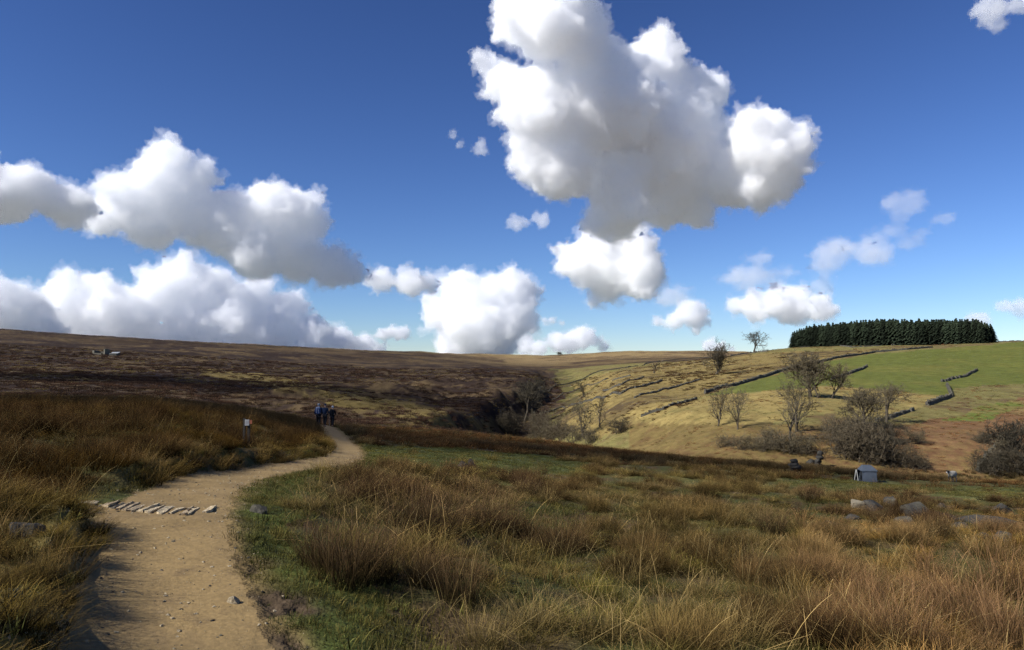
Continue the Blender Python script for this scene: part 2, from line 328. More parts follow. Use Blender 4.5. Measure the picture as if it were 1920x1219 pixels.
strx = np.interp(cyq, SL[::-1, 1], SL[::-1, 0]); Xq = column_of(cxq, cyq)
region = np.where(is_path, 0, np.where(cyq < 88, 1, np.where(cyq > 820, 4, np.where((cxq > strx) & (Xq > 900), 3, 2))))
def ground_mat():
    s = N('turf_and_moor'); p = s.pos()
    a = s.n('Attribute', attribute_name='colA').outputs['Color']; b = s.n('Attribute', attribute_name='colB').outputs['Color']
    sep = s.n('SeparateXYZ'); s.l(p, sep.inputs[0])
    farf = s.rng(sep.outputs[1], 60, 160)
    n1 = s.noise(.9, 6, .65, p); n2 = s.noise(.03, 5, .62, p, .6)
    f = s.n('Mix', data_type='FLOAT'); s.l(farf, f.inputs[0]); s.l(s.rng(n1, .42, .62), f.inputs[2]); s.l(s.rng(s.mth('ADD', s.mth('MULTIPLY', n2, .6), s.mth('MULTIPLY', s.noise(.16, 5, .7, p, .8), .4)), .49, .6), f.inputs[3])
    n5 = s.noise(.0065, 5, .6, p, .8); f5 = s.mth('MULTIPLY', s.rng(sep.outputs[1], 700, 1100), s.rng(n5, .46, .56)); c = s.mix(f.outputs[0], a, b); c = s.mix(f5, c, b)
    n3 = s.noise(.33, 8, .75, p); n4 = s.noise(9., 5, .7, p)
    c = s.scalecol(c, s.rng(n3, .3, .7, .62, 1.38)); c = s.scalecol(c, s.rng(n4, .3, .7, .7, 1.3))
    h = s.mth('ADD', s.mth('MULTIPLY', s.noise(.8, 6, .7, p), .8), s.mth('MULTIPLY', s.noise(14, 4, .7, p), .05))
    s.principled(c, .95, s.bump(h, .35, .8), .05); return s.m
def path_mat():
    s = N('trodden_dirt'); p = s.pos()
    n1 = s.noise(1.1, 6, .6, p); n2 = s.noise(26, 4, .7, p); n3 = s.noise(3.2, 6, .7, p, .3)
    c = s.mix(s.rng(n1, .35, .65), tuple(DIRT * .84), tuple(DIRT * 1.12))
    c = s.mix(s.rng(n3, .56, .70, 0, .6), c, (.10, .068, .038)); c = s.mix(s.rng(s.noise(.7, 5, .7, p, .5), .52, .66, 0, .45), c, (.13, .09, .05)); c = s.mix(s.rng(n3, .30, .36, .45, 0), c, (.28, .20, .12))
    c = s.scalecol(c, s.rng(n2, .3, .7, .8, 1.2))
    v = s.n('TexVoronoi'); v.inputs['Scale'].default_value = 22; s.l(p, v.inputs['Vector'])
    h = s.mth('ADD', s.mth('MULTIPLY', n3, 1.), s.mth('MULTIPLY', n2, .35)); h = s.mth('SUBTRACT', h, s.mth('MULTIPLY', v.outputs['Distance'], .12))
    s.principled(c, .92, s.bump(h, .022, .8), .12); return s.m
GM, PM = ground_mat(), path_mat()
V3 = np.stack([gx, gy, gzv], -1).reshape(-1, 3); cA = colA.reshape(-1, 3); cB = colB.reshape(-1, 3)
for r, nm in ((0, 'path'), (1, 'ground'), (2, 'moor_hillside'), (3, 'valley_hillside'), (4, 'far_hills')):
    q = quads[region == r]; u, inv = np.unique(q, return_inverse=True)
    o = mesh_obj(nm, V3[u], inv.reshape(-1, 4), PM if r == 0 else GM); tag(o, kind='structure')
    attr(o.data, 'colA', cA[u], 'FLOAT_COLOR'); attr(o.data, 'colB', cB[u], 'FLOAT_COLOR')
ga = np.linspace(0, 2 * math.pi, 97)[:-1]; gr = np.array((0.01, 300, 2000, 9000, 45000.)); V = np.array([(r * math.cos(a), r * math.sin(a), -45. - (r > 5000) * 20) for r in gr for a in ga])
Fq = np.array([(i * 96 + k, i * 96 + (k + 1) % 96, (i + 1) * 96 + (k + 1) % 96, (i + 1) * 96 + k) for i in range(4) for k in range(96)])
tag(mesh_obj('cloud_bounce_plain', V, Fq, plain('distant_moor', (.16, .16, .15), .95, .3, .002)), kind='structure')  # unseen disc added below the land, greyed to fill the cloud undersides
print('terrain', round(time.time() - T0, 1))
# ------------------------------------------------------------------ drystone walls
def tube(pts, rad, n=5, cap=True):
    pts = [Vector(p) for p in pts]; V = []; Fc = []
    for i, p in enumerate(pts):
        d = (pts[min(i + 1, len(pts) - 1)] - pts[max(i - 1, 0)]).normalized()
        a = d.orthogonal().normalized(); b = d.cross(a)
        for k in range(n):
            t = 2 * math.pi * k / n; V.append(tuple(p + (a * math.cos(t) + b * math.sin(t)) * rad[i]))
    for i in range(len(pts) - 1):
        for k in range(n):
            k2 = (k + 1) % n; Fc.append((i * n + k, i * n + k2, (i + 1) * n + k2, (i + 1) * n + k))
    if cap:
        for i0 in (0, (len(pts) - 1) * n):
            for k in range(1, n - 1, 2): Fc.append((i0, i0 + k, i0 + min(k + 1, n - 1), i0 + min(k + 2, n - 1)) if k + 2 <= n - 1 else (i0, i0 + k, i0 + k + 1, i0 + k + 1))
    return V, [f for f in Fc]
class MB:                                                  # collects vertices and faces of one mesh
    def __init__(s): s.V = []; s.F = []
    def add(s, V, Fc):
        n = len(s.V); s.V += [tuple(v) for v in V]; s.F += [tuple(i + n for i in f) for f in Fc]; return s
    def tube(s, pts, rad, n=5):
        V, Fc = tube(pts, rad, n, False); return s.add(V, Fc)
    def box(s, c, size, rot=None, jit=0., rng=None, taper=1.):
        P = []
        for z in (-.5, .5):
            k = taper if z > 0 else 1.
            for (x, y) in ((-.5, -.5), (.5, -.5), (.5, .5), (-.5, .5)):
                v = Vector((x * size[0] * k, y * size[1] * k, z * size[2]))
                if jit: v += Vector(rng.uniform(-jit, jit, 3))
                if rot is not None: v = rot @ v
                P.append(v + Vector(c))
        return s.add(P, [(0, 3, 2, 1), (4, 5, 6, 7), (0, 1, 5, 4), (1, 2, 6, 5), (2, 3, 7, 6), (3, 0, 4, 7)])
    def build(s, name, mat, parent=None, smooth=False, loc=None, mod=None):
        me = bpy.data.meshes.new(name); me.from_pydata(s.V, [], s.F)
        me.polygons.foreach_set('use_smooth', [smooth] * len(me.polygons)); me.materials.append(mat); me.update()
        o = bpy.data.objects.new(name, me); link(o, parent)
        if loc is not None: o.location = loc
        return o
def stone_mat(name, col, lich=(.30, .29, .20), amount=.5, sc=3.):
    s = N(name); o = s.obj(); p = s.pos()
    n1 = s.noise(sc, 6, .65, p); n2 = s.noise(sc * 6, 5, .7, p)
    c = s.mix(s.rng(n1, .45, .62, 0, amount), col, lich); c = s.scalecol(c, s.rng(n2, .3, .7, .65, 1.35))
    s.principled(c, .9, s.bump(s.mth('ADD', n1, s.mth('MULTIPLY', n2, .4)), .06, .8), .15); return s.m
WALLM = stone_mat('gritstone_wall', (.075, .068, .055), (.13, .125, .085), .5, 1.)
def wall(pxs, label, h=1.15, seed=0, gap=0.):
    rng = np.random.default_rng(seed); P = np.array([tuple(hit(*p))[:2] for p in pxs])
    L = np.hypot(*np.diff(P, axis=0).T).sum(); P = resample(P, max(4, int(L / .7))); c = P.mean(0); z0 = gz(*c)
    mb = MB()
    for i in range(len(P) - 1):
        a, b = P[i], P[i + 1]; d = b - a; l = np.hypot(*d); ang = math.atan2(d[1], d[0]); m = (a + b) / 2; z = gz(*m) - z0
        if rng.random() < gap * .35: continue
        hh = h * .85 * rng.uniform(.62, 1.05); R = Matrix.Rotation(ang + rng.normal(0, .04), 3, 'Z')
        for k in range(2):                                 # two battered courses, then a rough cope stone
            mb.box((m[0] - c[0] + rng.normal(0, .03), m[1] - c[1] + rng.normal(0, .03), z - .12 + hh * (.25 + .42 * k)), (l * 1.12, .62 - .14 * k, hh * .5), R, .05, rng, .9)
        for k in range(2):
            mb.box((m[0] - c[0] + d[0] * (.25 + .5 * k - .5), m[1] - c[1] + d[1] * (.25 + .5 * k - .5), z - .1 + hh * .98), (l * .46, .4, hh * rng.uniform(.14, .3)), R, .05, rng, .85)
    o = mb.build('drystone_wall', WALLM, loc=(c[0], c[1], z0)); return tag(o, label, 'wall', 'drystone walls on the far hillside')
wall([(1322,738),(1400,717),(1480,692),(1560,674),(1640,661),(1700,656),(1748,652)], 'long dark drystone wall along the upper edge of the green pasture', 1.15, 1)
wall([(1560,712),(1582,705),(1604,697),(1626,688)], 'short tumbled drystone wall running uphill beside the round-crowned tree', 1.0, 2, .05)
wall([(1640,792),(1680,780),(1712,770)], 'low broken drystone wall on the straw-coloured bank above the bare trees', .8, 3, .25)
wall([(1738,760),(1760,752),(1784,744),(1780,732),(1776,724)], 'dark crooked wall stub at the lower corner of the green pasture', 1.1, 4, .04)
wall([(1766,716),(1786,711),(1812,706),(1832,694)], 'ruined grey wall climbing the right side of the green pasture', .9, 5, .15)
wall([(1202,782),(1245,768),(1285,755),(1306,749)], 'dark drystone wall below the long pasture wall on the straw slope', .8, 6, .02)
wall([(990,737),(1040,724),(1112,701),(1178,689),(1243,677),(1301,672),(1330,670)], 'topmost boundary wall crossing the valley side towards the skyline', 1.0, 7, .03)
wall([(1012,777),(1055,764),(1091,757),(1107,751),(1165,739),(1210,724),(1241,714)], 'long broken field wall slanting up the middle of the straw slope', .8, 8, .08)
wall([(1131,733),(1165,722),(1207,707)], 'straight dark wall segment between the two long slanting field walls', .8, 9)
wall([(1149,714),(1165,709),(1182,705)], 'very short dark wall remnant high on the valley side', .8, 10)
wall([(1500,652),(1560,648),(1600,652),(1650,649)], 'faint wall at the foot of the conifer plantation', .8, 11, .3)
wall([(1672,648),(1740,645),(1800,643),(1862,641),(1925,638),(2000,636)], 'skyline wall running right from below the conifer plantation', .9, 12, .03)
wall([(1370,668),(1395,664),(1420,661),(1440,659)], 'low dark wall beside the lone skyline tree', 1.1, 13, .1)
wall([(1022,750),(1060,737),(1100,722),(1140,710)], 'thin dark field wall below the topmost boundary wall, left part of the slope', .7, 15, .1)
wall([(1190,747),(1235,734),(1280,722),(1312,712)], 'thin dark field wall just above the wall beneath the long pasture wall', .7, 16, .1)
wall([(1836,884),(1850,868),(1866,852),(1882,838)], 'dark ruined wall dropping towards the stream at the right edge', 1.6, 14)
# ------------------------------------------------------------------ trees
def bark(name, col):
    return plain(name, col, .9, .35, 6., .1)
BARK = bark('grey_brown_bark', (.085, .07, .05)); TWIG = bark('bare_twigs', (.12, .098, .06)); TWIG2 = bark('brown_twigs', (.105, .083, .052)); DARKTW = bark('dark_thorn_twigs', (.065, .055, .037))
def grow(rng, h, spread=1., stems=1, levels=4, lean=0., low=.25, tw=.03, kids=(5, 5, 5, 4), fork=.62):
    """bare tree: trunk and limbs in one mesh, twigs in another"""
    T, B = MB(), MB()
    def limb(p, d, L, r, lv, dest):
        n = 4 if lv < 2 else (3 if lv < 3 else 2); pts = [p]; q = d.copy()
        for i in range(n):
            q = (q + Vector(rng.normal(0, .16 + .05 * lv, 3)) + Vector((0, 0, .10 if lv < 3 else .03))).normalized()
            pts.append(pts[-1] + q * (L / n))
        re = max(r * .45, tw * .35); rad = [r + (re - r) * i / n for i in range(n + 1)]
        (T if lv < 2 else B).tube(pts, rad, 6 if lv == 0 else (4 if lv < 3 else 3))
        if lv >= levels: return
        k = kids[min(lv, len(kids) - 1)]
        for j in range(k):
            t = rng.uniform(low if lv == 0 else .25, 1.) if j else 1.
            f = t * n; i0 = min(int(f), n - 1); pp = pts[i0].lerp(pts[i0 + 1], f - i0)
            ax = Vector(rng.normal(0, 1, 3)); ax = (ax - ax.dot(q) * q).normalized()
            a = rng.uniform(.35, .95) * spread if j else rng.uniform(.1, .4)
            dd = (q * math.cos(a) + ax * math.sin(a)); dd.z += .12 if lv < 2 else 0; dd.normalize()
            limb(pp, dd, L * rng.uniform(.5, .78) * (1.05 - .35 * t if lv == 0 else 1), max(r * rng.uniform(.42, .62) * (1.1 - .4 * t), tw * .5), lv + 1, dest)
    for s in range(stems):
        a = 2 * math.pi * s / stems + rng.uniform(0, 1); off = Vector((math.cos(a), math.sin(a), 0)) * (.12 * h * .25 if stems > 1 else 0)
        d = Vector((math.cos(a) * .35 * (stems > 1) + lean, math.sin(a) * .35 * (stems > 1), 1)).normalized()
        limb(off + Vector((0, 0, -.2)), d, h * fork * .62, h * .033 / math.sqrt(stems), 0, T)
    z = float(np.percentile([v[2] for v in B.V], 97)); k = h / z
    for M in (T, B): M.V = [(v[0] * k, v[1] * k, v[2] * k) for v in M.V]
    return T, B
PROTO = {}
def tree_proto(key, seed, **kw):
    rng = np.random.default_rng(seed); T, B = grow(rng, 1., **kw)
    a = bpy.data.meshes.new('trunk'); a.from_pydata(T.V, [], T.F); b = bpy.data.meshes.new('crown'); b.from_pydata(B.V, [], B.F)
    for m in (a, b): m.polygons.foreach_set('use_smooth', [True] * len(m.polygons))
    PROTO[key] = (a, b); return a, b
TP = dict(tw=.0055)
tree_proto('round', 5, spread=1.0, levels=5, kids=(9, 5, 4, 4, 3), low=.55, fork=.75, **TP)
tree_proto('twin', 6, spread=.85, levels=5, kids=(6, 4, 4, 3, 3), stems=2, low=.5, fork=.75, **TP)
tree_proto('open', 7, spread=1.0, levels=5, kids=(7, 4, 4, 3, 3), low=.55, fork=.8, tw=.005)
tree_proto('tall', 8, spread=.75, levels=5, kids=(8, 4, 3, 3, 3), low=.5, fork=.9, tw=.005)
tree_proto('lean', 9, spread=1.1, levels=5, kids=(7, 5, 4, 3, 3), lean=.3, low=.45, fork=.75, tw=.005)
tree_proto('thin', 10, spread=.8, levels=4, kids=(5, 4, 3, 3), low=.5, tw=.007)
tree_proto('bush', 11, spread=1.15, levels=5, kids=(4, 4, 3, 3, 2), stems=5, low=.15, tw=.005)
tree_proto('bush2', 12, spread=1.25, levels=5, kids=(5, 4, 3, 3, 2), stems=5, low=.15, tw=.005)
def plant(name, key, px, py, hpx, label, cat, wid=1., rz=0., tm=None, cm=None, group=None, sink=0.):
    p = hit(px, py); h = hpx * (1.28 if name == 'bare_tree' else 1.1) * p.y / F; a, b = PROTO[key]
    e = empty(name, (p.x, p.y, p.z - .1 - sink), rz); e.scale = (h * wid, h * wid, h)
    tm = tm or BARK; cm = cm or TWIG
    for m, nm, mt in ((a, 'trunk', tm), (b, 'crown', cm)):
        if not m.materials: m.materials.append(mt)
        o = bpy.data.objects.new(nm, m); link(o, e); o.material_slots[0].link = 'OBJECT'; o.material_slots[0].material = mt
    return tag(e, label, cat, group)
def tree(*a, **k): return plant('bare_tree', *a, 'tree', **k)
tree('round', 1522, 745, 62, 'round-crowned bare tree standing at the lower edge of the green pasture', wid=1.05)
tree('twin', 1546, 747, 48, 'smaller bare tree pressed against the right of the round-crowned tree', wid=.8)
tree('open', 1413, 661, 29, 'lone bare tree silhouetted on the skyline left of the conifers', wid=1.15, cm=DARKTW)
tree('lean', 1334, 703, 44, 'dark spreading tree alone on the upper slope below the skyline tree', wid=1.1, cm=DARKTW)
tree('tall', 1490, 806, 74, 'tall open-branched bare tree left of the round-crowned tree and lower down', wid=.95, rz=1)
tree('thin', 1478, 828, 60, 'thin leaning bare tree beneath the tall open-branched one', wid=.8, rz=2)
tree('open', 1661, 792, 54, 'pale bare tree rooted at the top of the low broken wall', wid=1.1, rz=2.)
tree('round', 1617, 800, 54, 'bare tree rising from the thicket left of the pale wall tree', wid=1.0, rz=3.3)
tree('tall', 1340, 800, 58, 'left one of two slim bare trees on the mid slope', wid=.7, rz=2.4)
tree('tall', 1384, 806, 62, 'right one of two slim bare trees on the mid slope', wid=.7, rz=4.)
tree('round', 1893, 872, 62, 'dark bare tree beside the ruined wall at the right edge', wid=1.1, rz=1.2, cm=DARKTW)
tree('thin', 1872, 880, 46, 'spindly bare tree in front of the ruined wall at the right edge', wid=.9, rz=.4)
tree('thin', 1124, 800, 42, 'small flat-topped bare tree on the straw slope right of the valley thicket', wid=.7, rz=1.)
tree('tall', 1098, 820, 56, 'upright twiggy tree at the right end of the valley thicket', wid=.75, rz=.3)
tree('open', 982, 792, 62, 'tallest dark bare tree at the left end of the valley thicket', wid=.9, rz=.9, cm=DARKTW)
tree('lean', 1000, 775, 36, 'bare tree leaning over the stream at the head of the thicket', wid=1., rz=4.4)
tree('thin', 1095, 745, 22, 'tiny dark thorn tree beside the long broken field wall', wid=1.2, rz=.2, cm=DARKTW)
tree('thin', 1225, 700, 16, 'tiny thorn tree high up between the field walls', wid=1.3, rz=2.2, cm=DARKTW)
tree('round', 1050, 668, 6, 'tiny dark tree dot on the far hill skyline', wid=1.3, cm=DARKTW)
rb = np.random.default_rng(77)
def shrub(key, px, py, hpx, label, group=None, wid=1., cm=None):
    return plant('bare_shrub', key, px, py, hpx, label, 'shrub', wid=wid, rz=float(rb.uniform(0, 6)), tm=BARK, cm=cm or TWIG2, group=group)
for (px, py, h, w, c) in ((945,808,26,1.2,TWIG),(962,816,40,1.0,TWIG2),(1008,822,40,1.1,TWIG2),(1032,826,32,1.2,TWIG),(1055,824,30,1.2,TWIG2),(1078,830,30,1.1,TWIG),(1108,832,26,1.1,TWIG),(1012,800,24,1.2,TWIG)):
    shrub('bush' if w < 1.2 else 'bush2', px, py, h, 'bare grey-brown shrub massed in the thicket along the valley stream', 'shrubs of the valley thicket', w, c)
for (px, py, h, w, c) in ((1585,856,50,1.2,TWIG2),(1610,862,58,1.1,TWIG2),(1634,864,66,1.1,TWIG2),(1660,866,52,1.1,DARKTW),(1600,826,44,1.2,TWIG2),(1575,832,40,1.2,TWIG),(1686,872,36,1.2,TWIG2),(1640,828,46,1.1,DARKTW),(1668,830,30,1.2,TWIG2),(1722,878,26,1.3,TWIG2)):
    shrub('bush' if w < 1.2 else 'bush2', px, py, h, 'dark bare shrub in the thicket behind the grey shelter', 'shrubs behind the grey shelter', w, c)
for (px, py, h, w, c) in ((1852,888,36,1.2,DARKTW),(1880,880,40,1.1,TWIG2),(1910,884,48,1.2,TWIG2),(1932,892,56,1.1,DARKTW)):
    shrub('bush2', px, py, h, 'dark shrub tangled round the ruined wall at the right edge', 'shrubs by the right-hand ruined wall', w, c)
shrub('bush2', 1715, 830, 24, 'lone rounded olive shrub on the rusty bracken bank', wid=1.2, cm=TWIG)
shrub('bush', 1160, 812, 24, 'dark lone bush on the straw slope near the stream', wid=1.2, cm=DARKTW)
shrub('bush2', 1843, 830, 18, 'low spreading shrub on the bracken bank left of the right-edge tree', wid=1.7, cm=TWIG)
for (px, py, h) in ((1450,840,34),(1478,848,34),(1425,846,26),(1392,842,24),(1360,838,20),(1508,850,28)):
    shrub('bush', px, py, h, 'low olive-grey shrub along the stream below the slim bare trees', 'stream shrubs below the slim trees', 1.3, TWIG)
# ------------------------------------------------------------------ conifer plantation
def conifer_mesh(seed):
    rng = np.random.default_rng(seed); mb = MB()
    n = 17
    for i in range(n):
        t = i / (n - 1); z = .02 + .95 * t; R = .24 * (1 - t) ** .6 + .012
        k = 9 if t < .7 else 6; a0 = rng.uniform(0, 6)
        for j in range(k):
            a = a0 + 2 * math.pi * j / k + rng.normal(0, .15); r = R * rng.uniform(.7, 1.2); c, s = math.cos(a), math.sin(a); w = .035 + .03 * (1 - t)
            tip = (c * r, s * r, z - .035 - .25 * r); m = .55
            mb.add([(0, 0, z + .045), (c * r * m - s * w, s * r * m + c * w, z - .01), tip, (c * r * m + s * w, s * r * m - c * w, z - .01)], [(0, 1, 2), (0, 2, 3)])
    mb.tube([(0, 0, -.05), (0, 0, .5), (0, 0, 1.)], [.014, .009, .001], 4)
    me = bpy.data.meshes.new('conifer_tree'); me.from_pydata(mb.V, [], mb.F); me.materials.append(CON); return me
_s = N('spruce_needles'); _s.principled(_s.scalecol((.016, .022, .012), _s.rng(_s.n('ObjectInfo').outputs['Random'], 0, 1, .55, 1.9)), .9, None, .1); CON = _s.m
CM = [conifer_mesh(k) for k in range(5)]
rc = np.random.default_rng(4)
A, B_ = hit(1486, 651), Vector((0, 0, 0))
lf = Vector(((1486 - CX) / F * 455, 455, 0)); rt = Vector(((1850 - CX) / F * 372, 372, 0))
dv = (rt - lf); nrm = Vector((-dv.y, dv.x, 0)).normalized()
nrow = 66
for row in range(4):
    for i in range(nrow):
        t = (i + rc.uniform(-.3, .3) + .5 * (row % 2)) / (nrow - 1)
        if t > 1.0 or t < 0: continue
        p = lf + dv * t + nrm * (row * 3.2 + rc.uniform(-.8, .8))
        z = gz(p.x, p.y); hpx = np.interp(t, [0, .05, .2, .45, .8, .95, 1.], [26, 36, 42, 47, 47, 45, 32]) * (1 + .07 * float(fbm(np.array(t * 14.), np.array(row * .7), 66, 3)))
        Y0 = np.interp(t, [0, 1], [651, 641])
        h = (hpx * rc.uniform(.91, 1.08) - row * .2) * p.y / F
        o = bpy.data.objects.new('conifer_tree', CM[rc.integers(5)]); link(o); o.location = (p.x, p.y, z - .3); w = h * rc.uniform(1.25, 1.6)
        o.scale = (w, w, h); o.rotation_euler = (0, 0, rc.uniform(0, 6))
        tag(o, 'dark conifer packed into the plantation on the right-hand skyline', 'tree', 'conifers of the skyline plantation')
print('trees', round(time.time() - T0, 1))
# ------------------------------------------------------------------ boulders and slabs
def rock_mesh(seed, size, facets=9, subd=3, rough=.06, flat=.35):
    rng = np.random.default_rng(seed); V, Fc = ico_np(subd); V = V.copy()
    for k in range(facets):                                # plane cuts give broken faces
        n = rng.normal(size=3); n /= np.linalg.norm(n); c = rng.uniform(.38, .78); d = V @ n; m = d > c
        V[m] -= np.outer((d[m] - c) * .97, n)
    nn = np.array([mn.fractal(Vector(v * 2.3 + seed * 3.1), 1., 2., 4) for v in V]); V *= (1 + rough * nn)[:, None]
    V[:, 2] = np.where(V[:, 2] < -flat, -flat + (V[:, 2] + flat) * .2, V[:, 2])
    V -= (V.max(0) + V.min(0)) / 2; V = V / np.abs(V).max(0) * (np.array(size) / 2); return V, Fc
STONE = stone_mat('weathered_gritstone', (.042, .039, .034), (.095, .086, .06), .75, 3.5)
STONED = stone_mat('dark_gritstone', (.03, .028, .025), (.065, .06, .045), .5, 3.)
PALE = stone_mat('pale_sandstone', (.34, .28, .185), (.25, .2, .13), .5, 8.)
def boulder(px, py, wpx, hpx, label, seed, mat=None, dep=.8, rz=0., tilt=0., name='boulder', cat='boulder', facets=13, sink=.4, group=None):
    p = hit(px, py); k = p.y / F; sz = (wpx * k, wpx * k * dep, hpx * k * (1 + sink))
    V, Fc = rock_mesh(seed, sz, facets)
    o = mesh_obj(name, V, Fc, mat or STONE, smooth=False); o.location = (p.x, p.y + sz[1] * .35, min(p.z, gz(p.x, p.y + sz[1] * .35)) - V[:, 2].min() - sz[2] * sink); o.rotation_euler = (tilt, tilt * .5, rz)
    return tag(o, label, cat, group)
boulder(40, 1010, 66, 34, 'grey boulder half buried in the turf bank left of the path', 1, rz=.3)
boulder(1716, 975, 76, 34, 'largest dark rounded boulder with a lit left face', 2, rz=-.3)
boulder(1645, 958, 44, 22, 'low grey boulder touching the left of the largest boulder', 3, dep=.9)
boulder(1676, 950, 30, 22, 'blocky pale boulder perched behind the largest boulder', 4, facets=14)
boulder(1612, 955, 26, 20, 'small bright angular stone left of the boulder group', 5, mat=stone_mat('light_gritstone', (.17, .145, .10), (.2, .18, .13), .5, 5.), facets=16)
boulder(1588, 966, 26, 10, 'flat grey stone at the left end of the boulder group', 6)
boulder(1601, 974, 28, 10, 'flat dark stone lying in front of the small angular stone', 7, mat=STONED)
boulder(1706, 985, 40, 16, 'half-buried grey stone in front of the largest boulder', 9, mat=STONE)
boulder(1600, 1012, 32, 24, 'dark round stone in the hollow below the boulder group', 10, mat=STONED)
boulder(1884, 1018, 46, 24, 'rounded dark boulder in straw grass below the long stone slab', 11)
boulder(1868, 988, 120, 24, 'long flat stone slab lying at the right edge', 12, dep=.35, facets=20, name='stone_slab', cat='slab')
boulder(1888, 962, 56, 22, 'tilted stone slab leaning behind the long flat slab', 13, dep=.4, facets=18, tilt=.15, name='stone_slab', cat='slab')
boulder(1782, 975, 44, 12, 'low mossy stone between the largest boulder and the long slab', 14, mat=STONED)
boulder(1560, 985, 40, 10, 'low flat dark rock in grass, left of the boulder group', 31, mat=STONED)
boulder(1650, 1003, 34, 12, 'flat grey rock below the low grey boulder', 32)
boulder(1742, 1004, 46, 12, 'flat dark rock in front of the largest boulder, lower right', 33, mat=STONED)
boulder(1806, 990, 36, 12, 'small flat rock just left of the long stone slab', 34)
boulder(1770, 952, 26, 10, 'small grey rock behind the low mossy stone', 35)
boulder(1846, 1010, 30, 12, 'small flat rock left of the rounded dark boulder', 36, mat=STONED)
boulder(868, 876, 26, 14, 'dark flat rock, left of the pair on the green turf', 15, mat=STONED)
boulder(885, 875, 15, 17, 'dark upright rock, right of the pair on the green turf', 16, mat=STONED, facets=14)
boulder(436, 1132, 24, 15, 'pale stone lying at the right edge of the dirt path', 17, mat=PALE, facets=16)
boulder(480, 962, 34, 16, 'grey stone hidden in grass right of the slab crossing', 18)
# stone heaps: stacked blocks of a ruined wall on the brow
def heap(px, py, blocks, label, seed):
    p = hit(px, py); k = p.y / F; e = empty('ruined_wall', p); rng = np.random.default_rng(seed)
    for (dx, dy, w, h) in blocks:
        V, Fc = rock_mesh(int(rng.integers(999)), (w * k, w * k * .8, h * k * 1.15), 16, 2)
        o = mesh_obj('stone', V, Fc, STONED, e); o.location = (dx * k, float(rng.normal(0, .1)), (dy + h * .5) * k); o.rotation_euler = (0, 0, float(rng.normal(0, .2)))
    tag(e, label, 'wall')
heap(1488, 884, [(-2,-3,24,10),(1,5,22,8),(-1,11,20,7),(1,17,17,6)], 'dark stacked-stone stub of ruined wall, left of the pair on the brow', 1)
heap(1525, 878, [(-12,-3,20,12),(4,-3,22,13),(-6,8,18,9),(8,9,18,9),(12,16,15,9),(12,24,12,8),(18,-3,12,10)], 'dark stepped heap of ruined wall stones, right of the pair on the brow', 2)
# slabs of the drain crossing, each a stone
SLABQ = [[(110,280),(250,210),(370,215),(300,270)],[(360,270),(420,230),(610,180),(450,295)],[(490,300),(650,205),(685,210),(530,300)],[(525,322),(720,205),(790,190),(600,322)],[(620,322),(800,190),(860,182),(680,322)],
 [(690,325),(850,205),(940,190),(770,325)],[(790,320),(1000,200),(1100,185),(880,320)],[(890,322),(1050,235),(1150,195),(970,322)],[(1030,320),(1150,230),(1300,195),(1095,325)],[(1175,318),(1310,240),(1400,222),(1240,308)],
 [(1310,322),(1430,230),(1490,208),(1380,322)],[(1395,322),(1480,240),(1575,208),(1460,312)],[(1580,285),(1690,195),(1770,185),(1700,265)]]
def unproj(px, py, z):
    r = ray(px, py); k = (z - EYE) / r.z; return Vector((0, 0, EYE)) + r * k
zs = gz(*PL[int(np.argmin(np.abs(PL[:, 1] - 8.8)))])
cr = empty('stone_slab_crossing', unproj(275, 945, zs)); tag(cr, 'row of slanting stone slabs bridging a drain across the dirt path', 'stone crossing')
rs = np.random.default_rng(8)
SLM = [stone_mat('slab_stone', (.50, .40, .25), (.40, .32, .2), .6, 6.), stone_mat('brown_slab_stone', (.33, .25, .155), (.40, .32, .2), .5, 6.), stone_mat('dark_slab_stone', (.09, .085, .075), (.2, .18, .13), .4, 6.)]
for i, q in enumerate(SLABQ):
    up = .008 + .014 * rs.random(); P = [unproj(130 + a / 6.4, 910 + b / 6.4, zs + .03) - cr.location for a, b in q]
    c = sum(P, Vector()) / 4; wx, wy = cr.location.x + c.x, cr.location.y + c.y; zg = (gz(wx, wy) - cr.location.z, (gz(wx, wy + .3) - gz(wx, wy - .3)) / .6); n = 5; V = []; Fc = []
    tl = rs.normal(0, .005, 2)
    for iy in range(n):
        for ix in range(4):
            u, v = ix / 3, iy / (n - 1); p = (P[0].lerp(P[3], u)).lerp(P[1].lerp(P[2], u), v); p = c + (p - c) * .93
            p += Vector((rs.normal(0, .007), rs.normal(0, .012), 0)); p.z = zg[0] + zg[1] * (p.y - c.y) + up + rs.normal(0, .003) + tl[0] * (u - .5) * 2 + tl[1] * (v - .5); V.append(p)
    m = len(V); V += [Vector((p.x, p.y, p.z - .10)) for p in V]
    for iy in range(n - 1):
        for ix in range(3):
            a = iy * 4 + ix; Fc.append((a, a + 1, a + 5, a + 4))
    ring = [0, 1, 2, 3, 7, 11, 15, 19, 18, 17, 16, 12, 8, 4]
    for k in range(len(ring)):
        a, b = ring[k], ring[(k + 1) % len(ring)]; Fc.append((b, a, a + m, b + m))
    mb = MB(); mb.add(V, Fc); mb.build('slab', SLM[2 if i == 2 else (1 if i in (1, 3, 4, 5, 10) else 0)], cr)
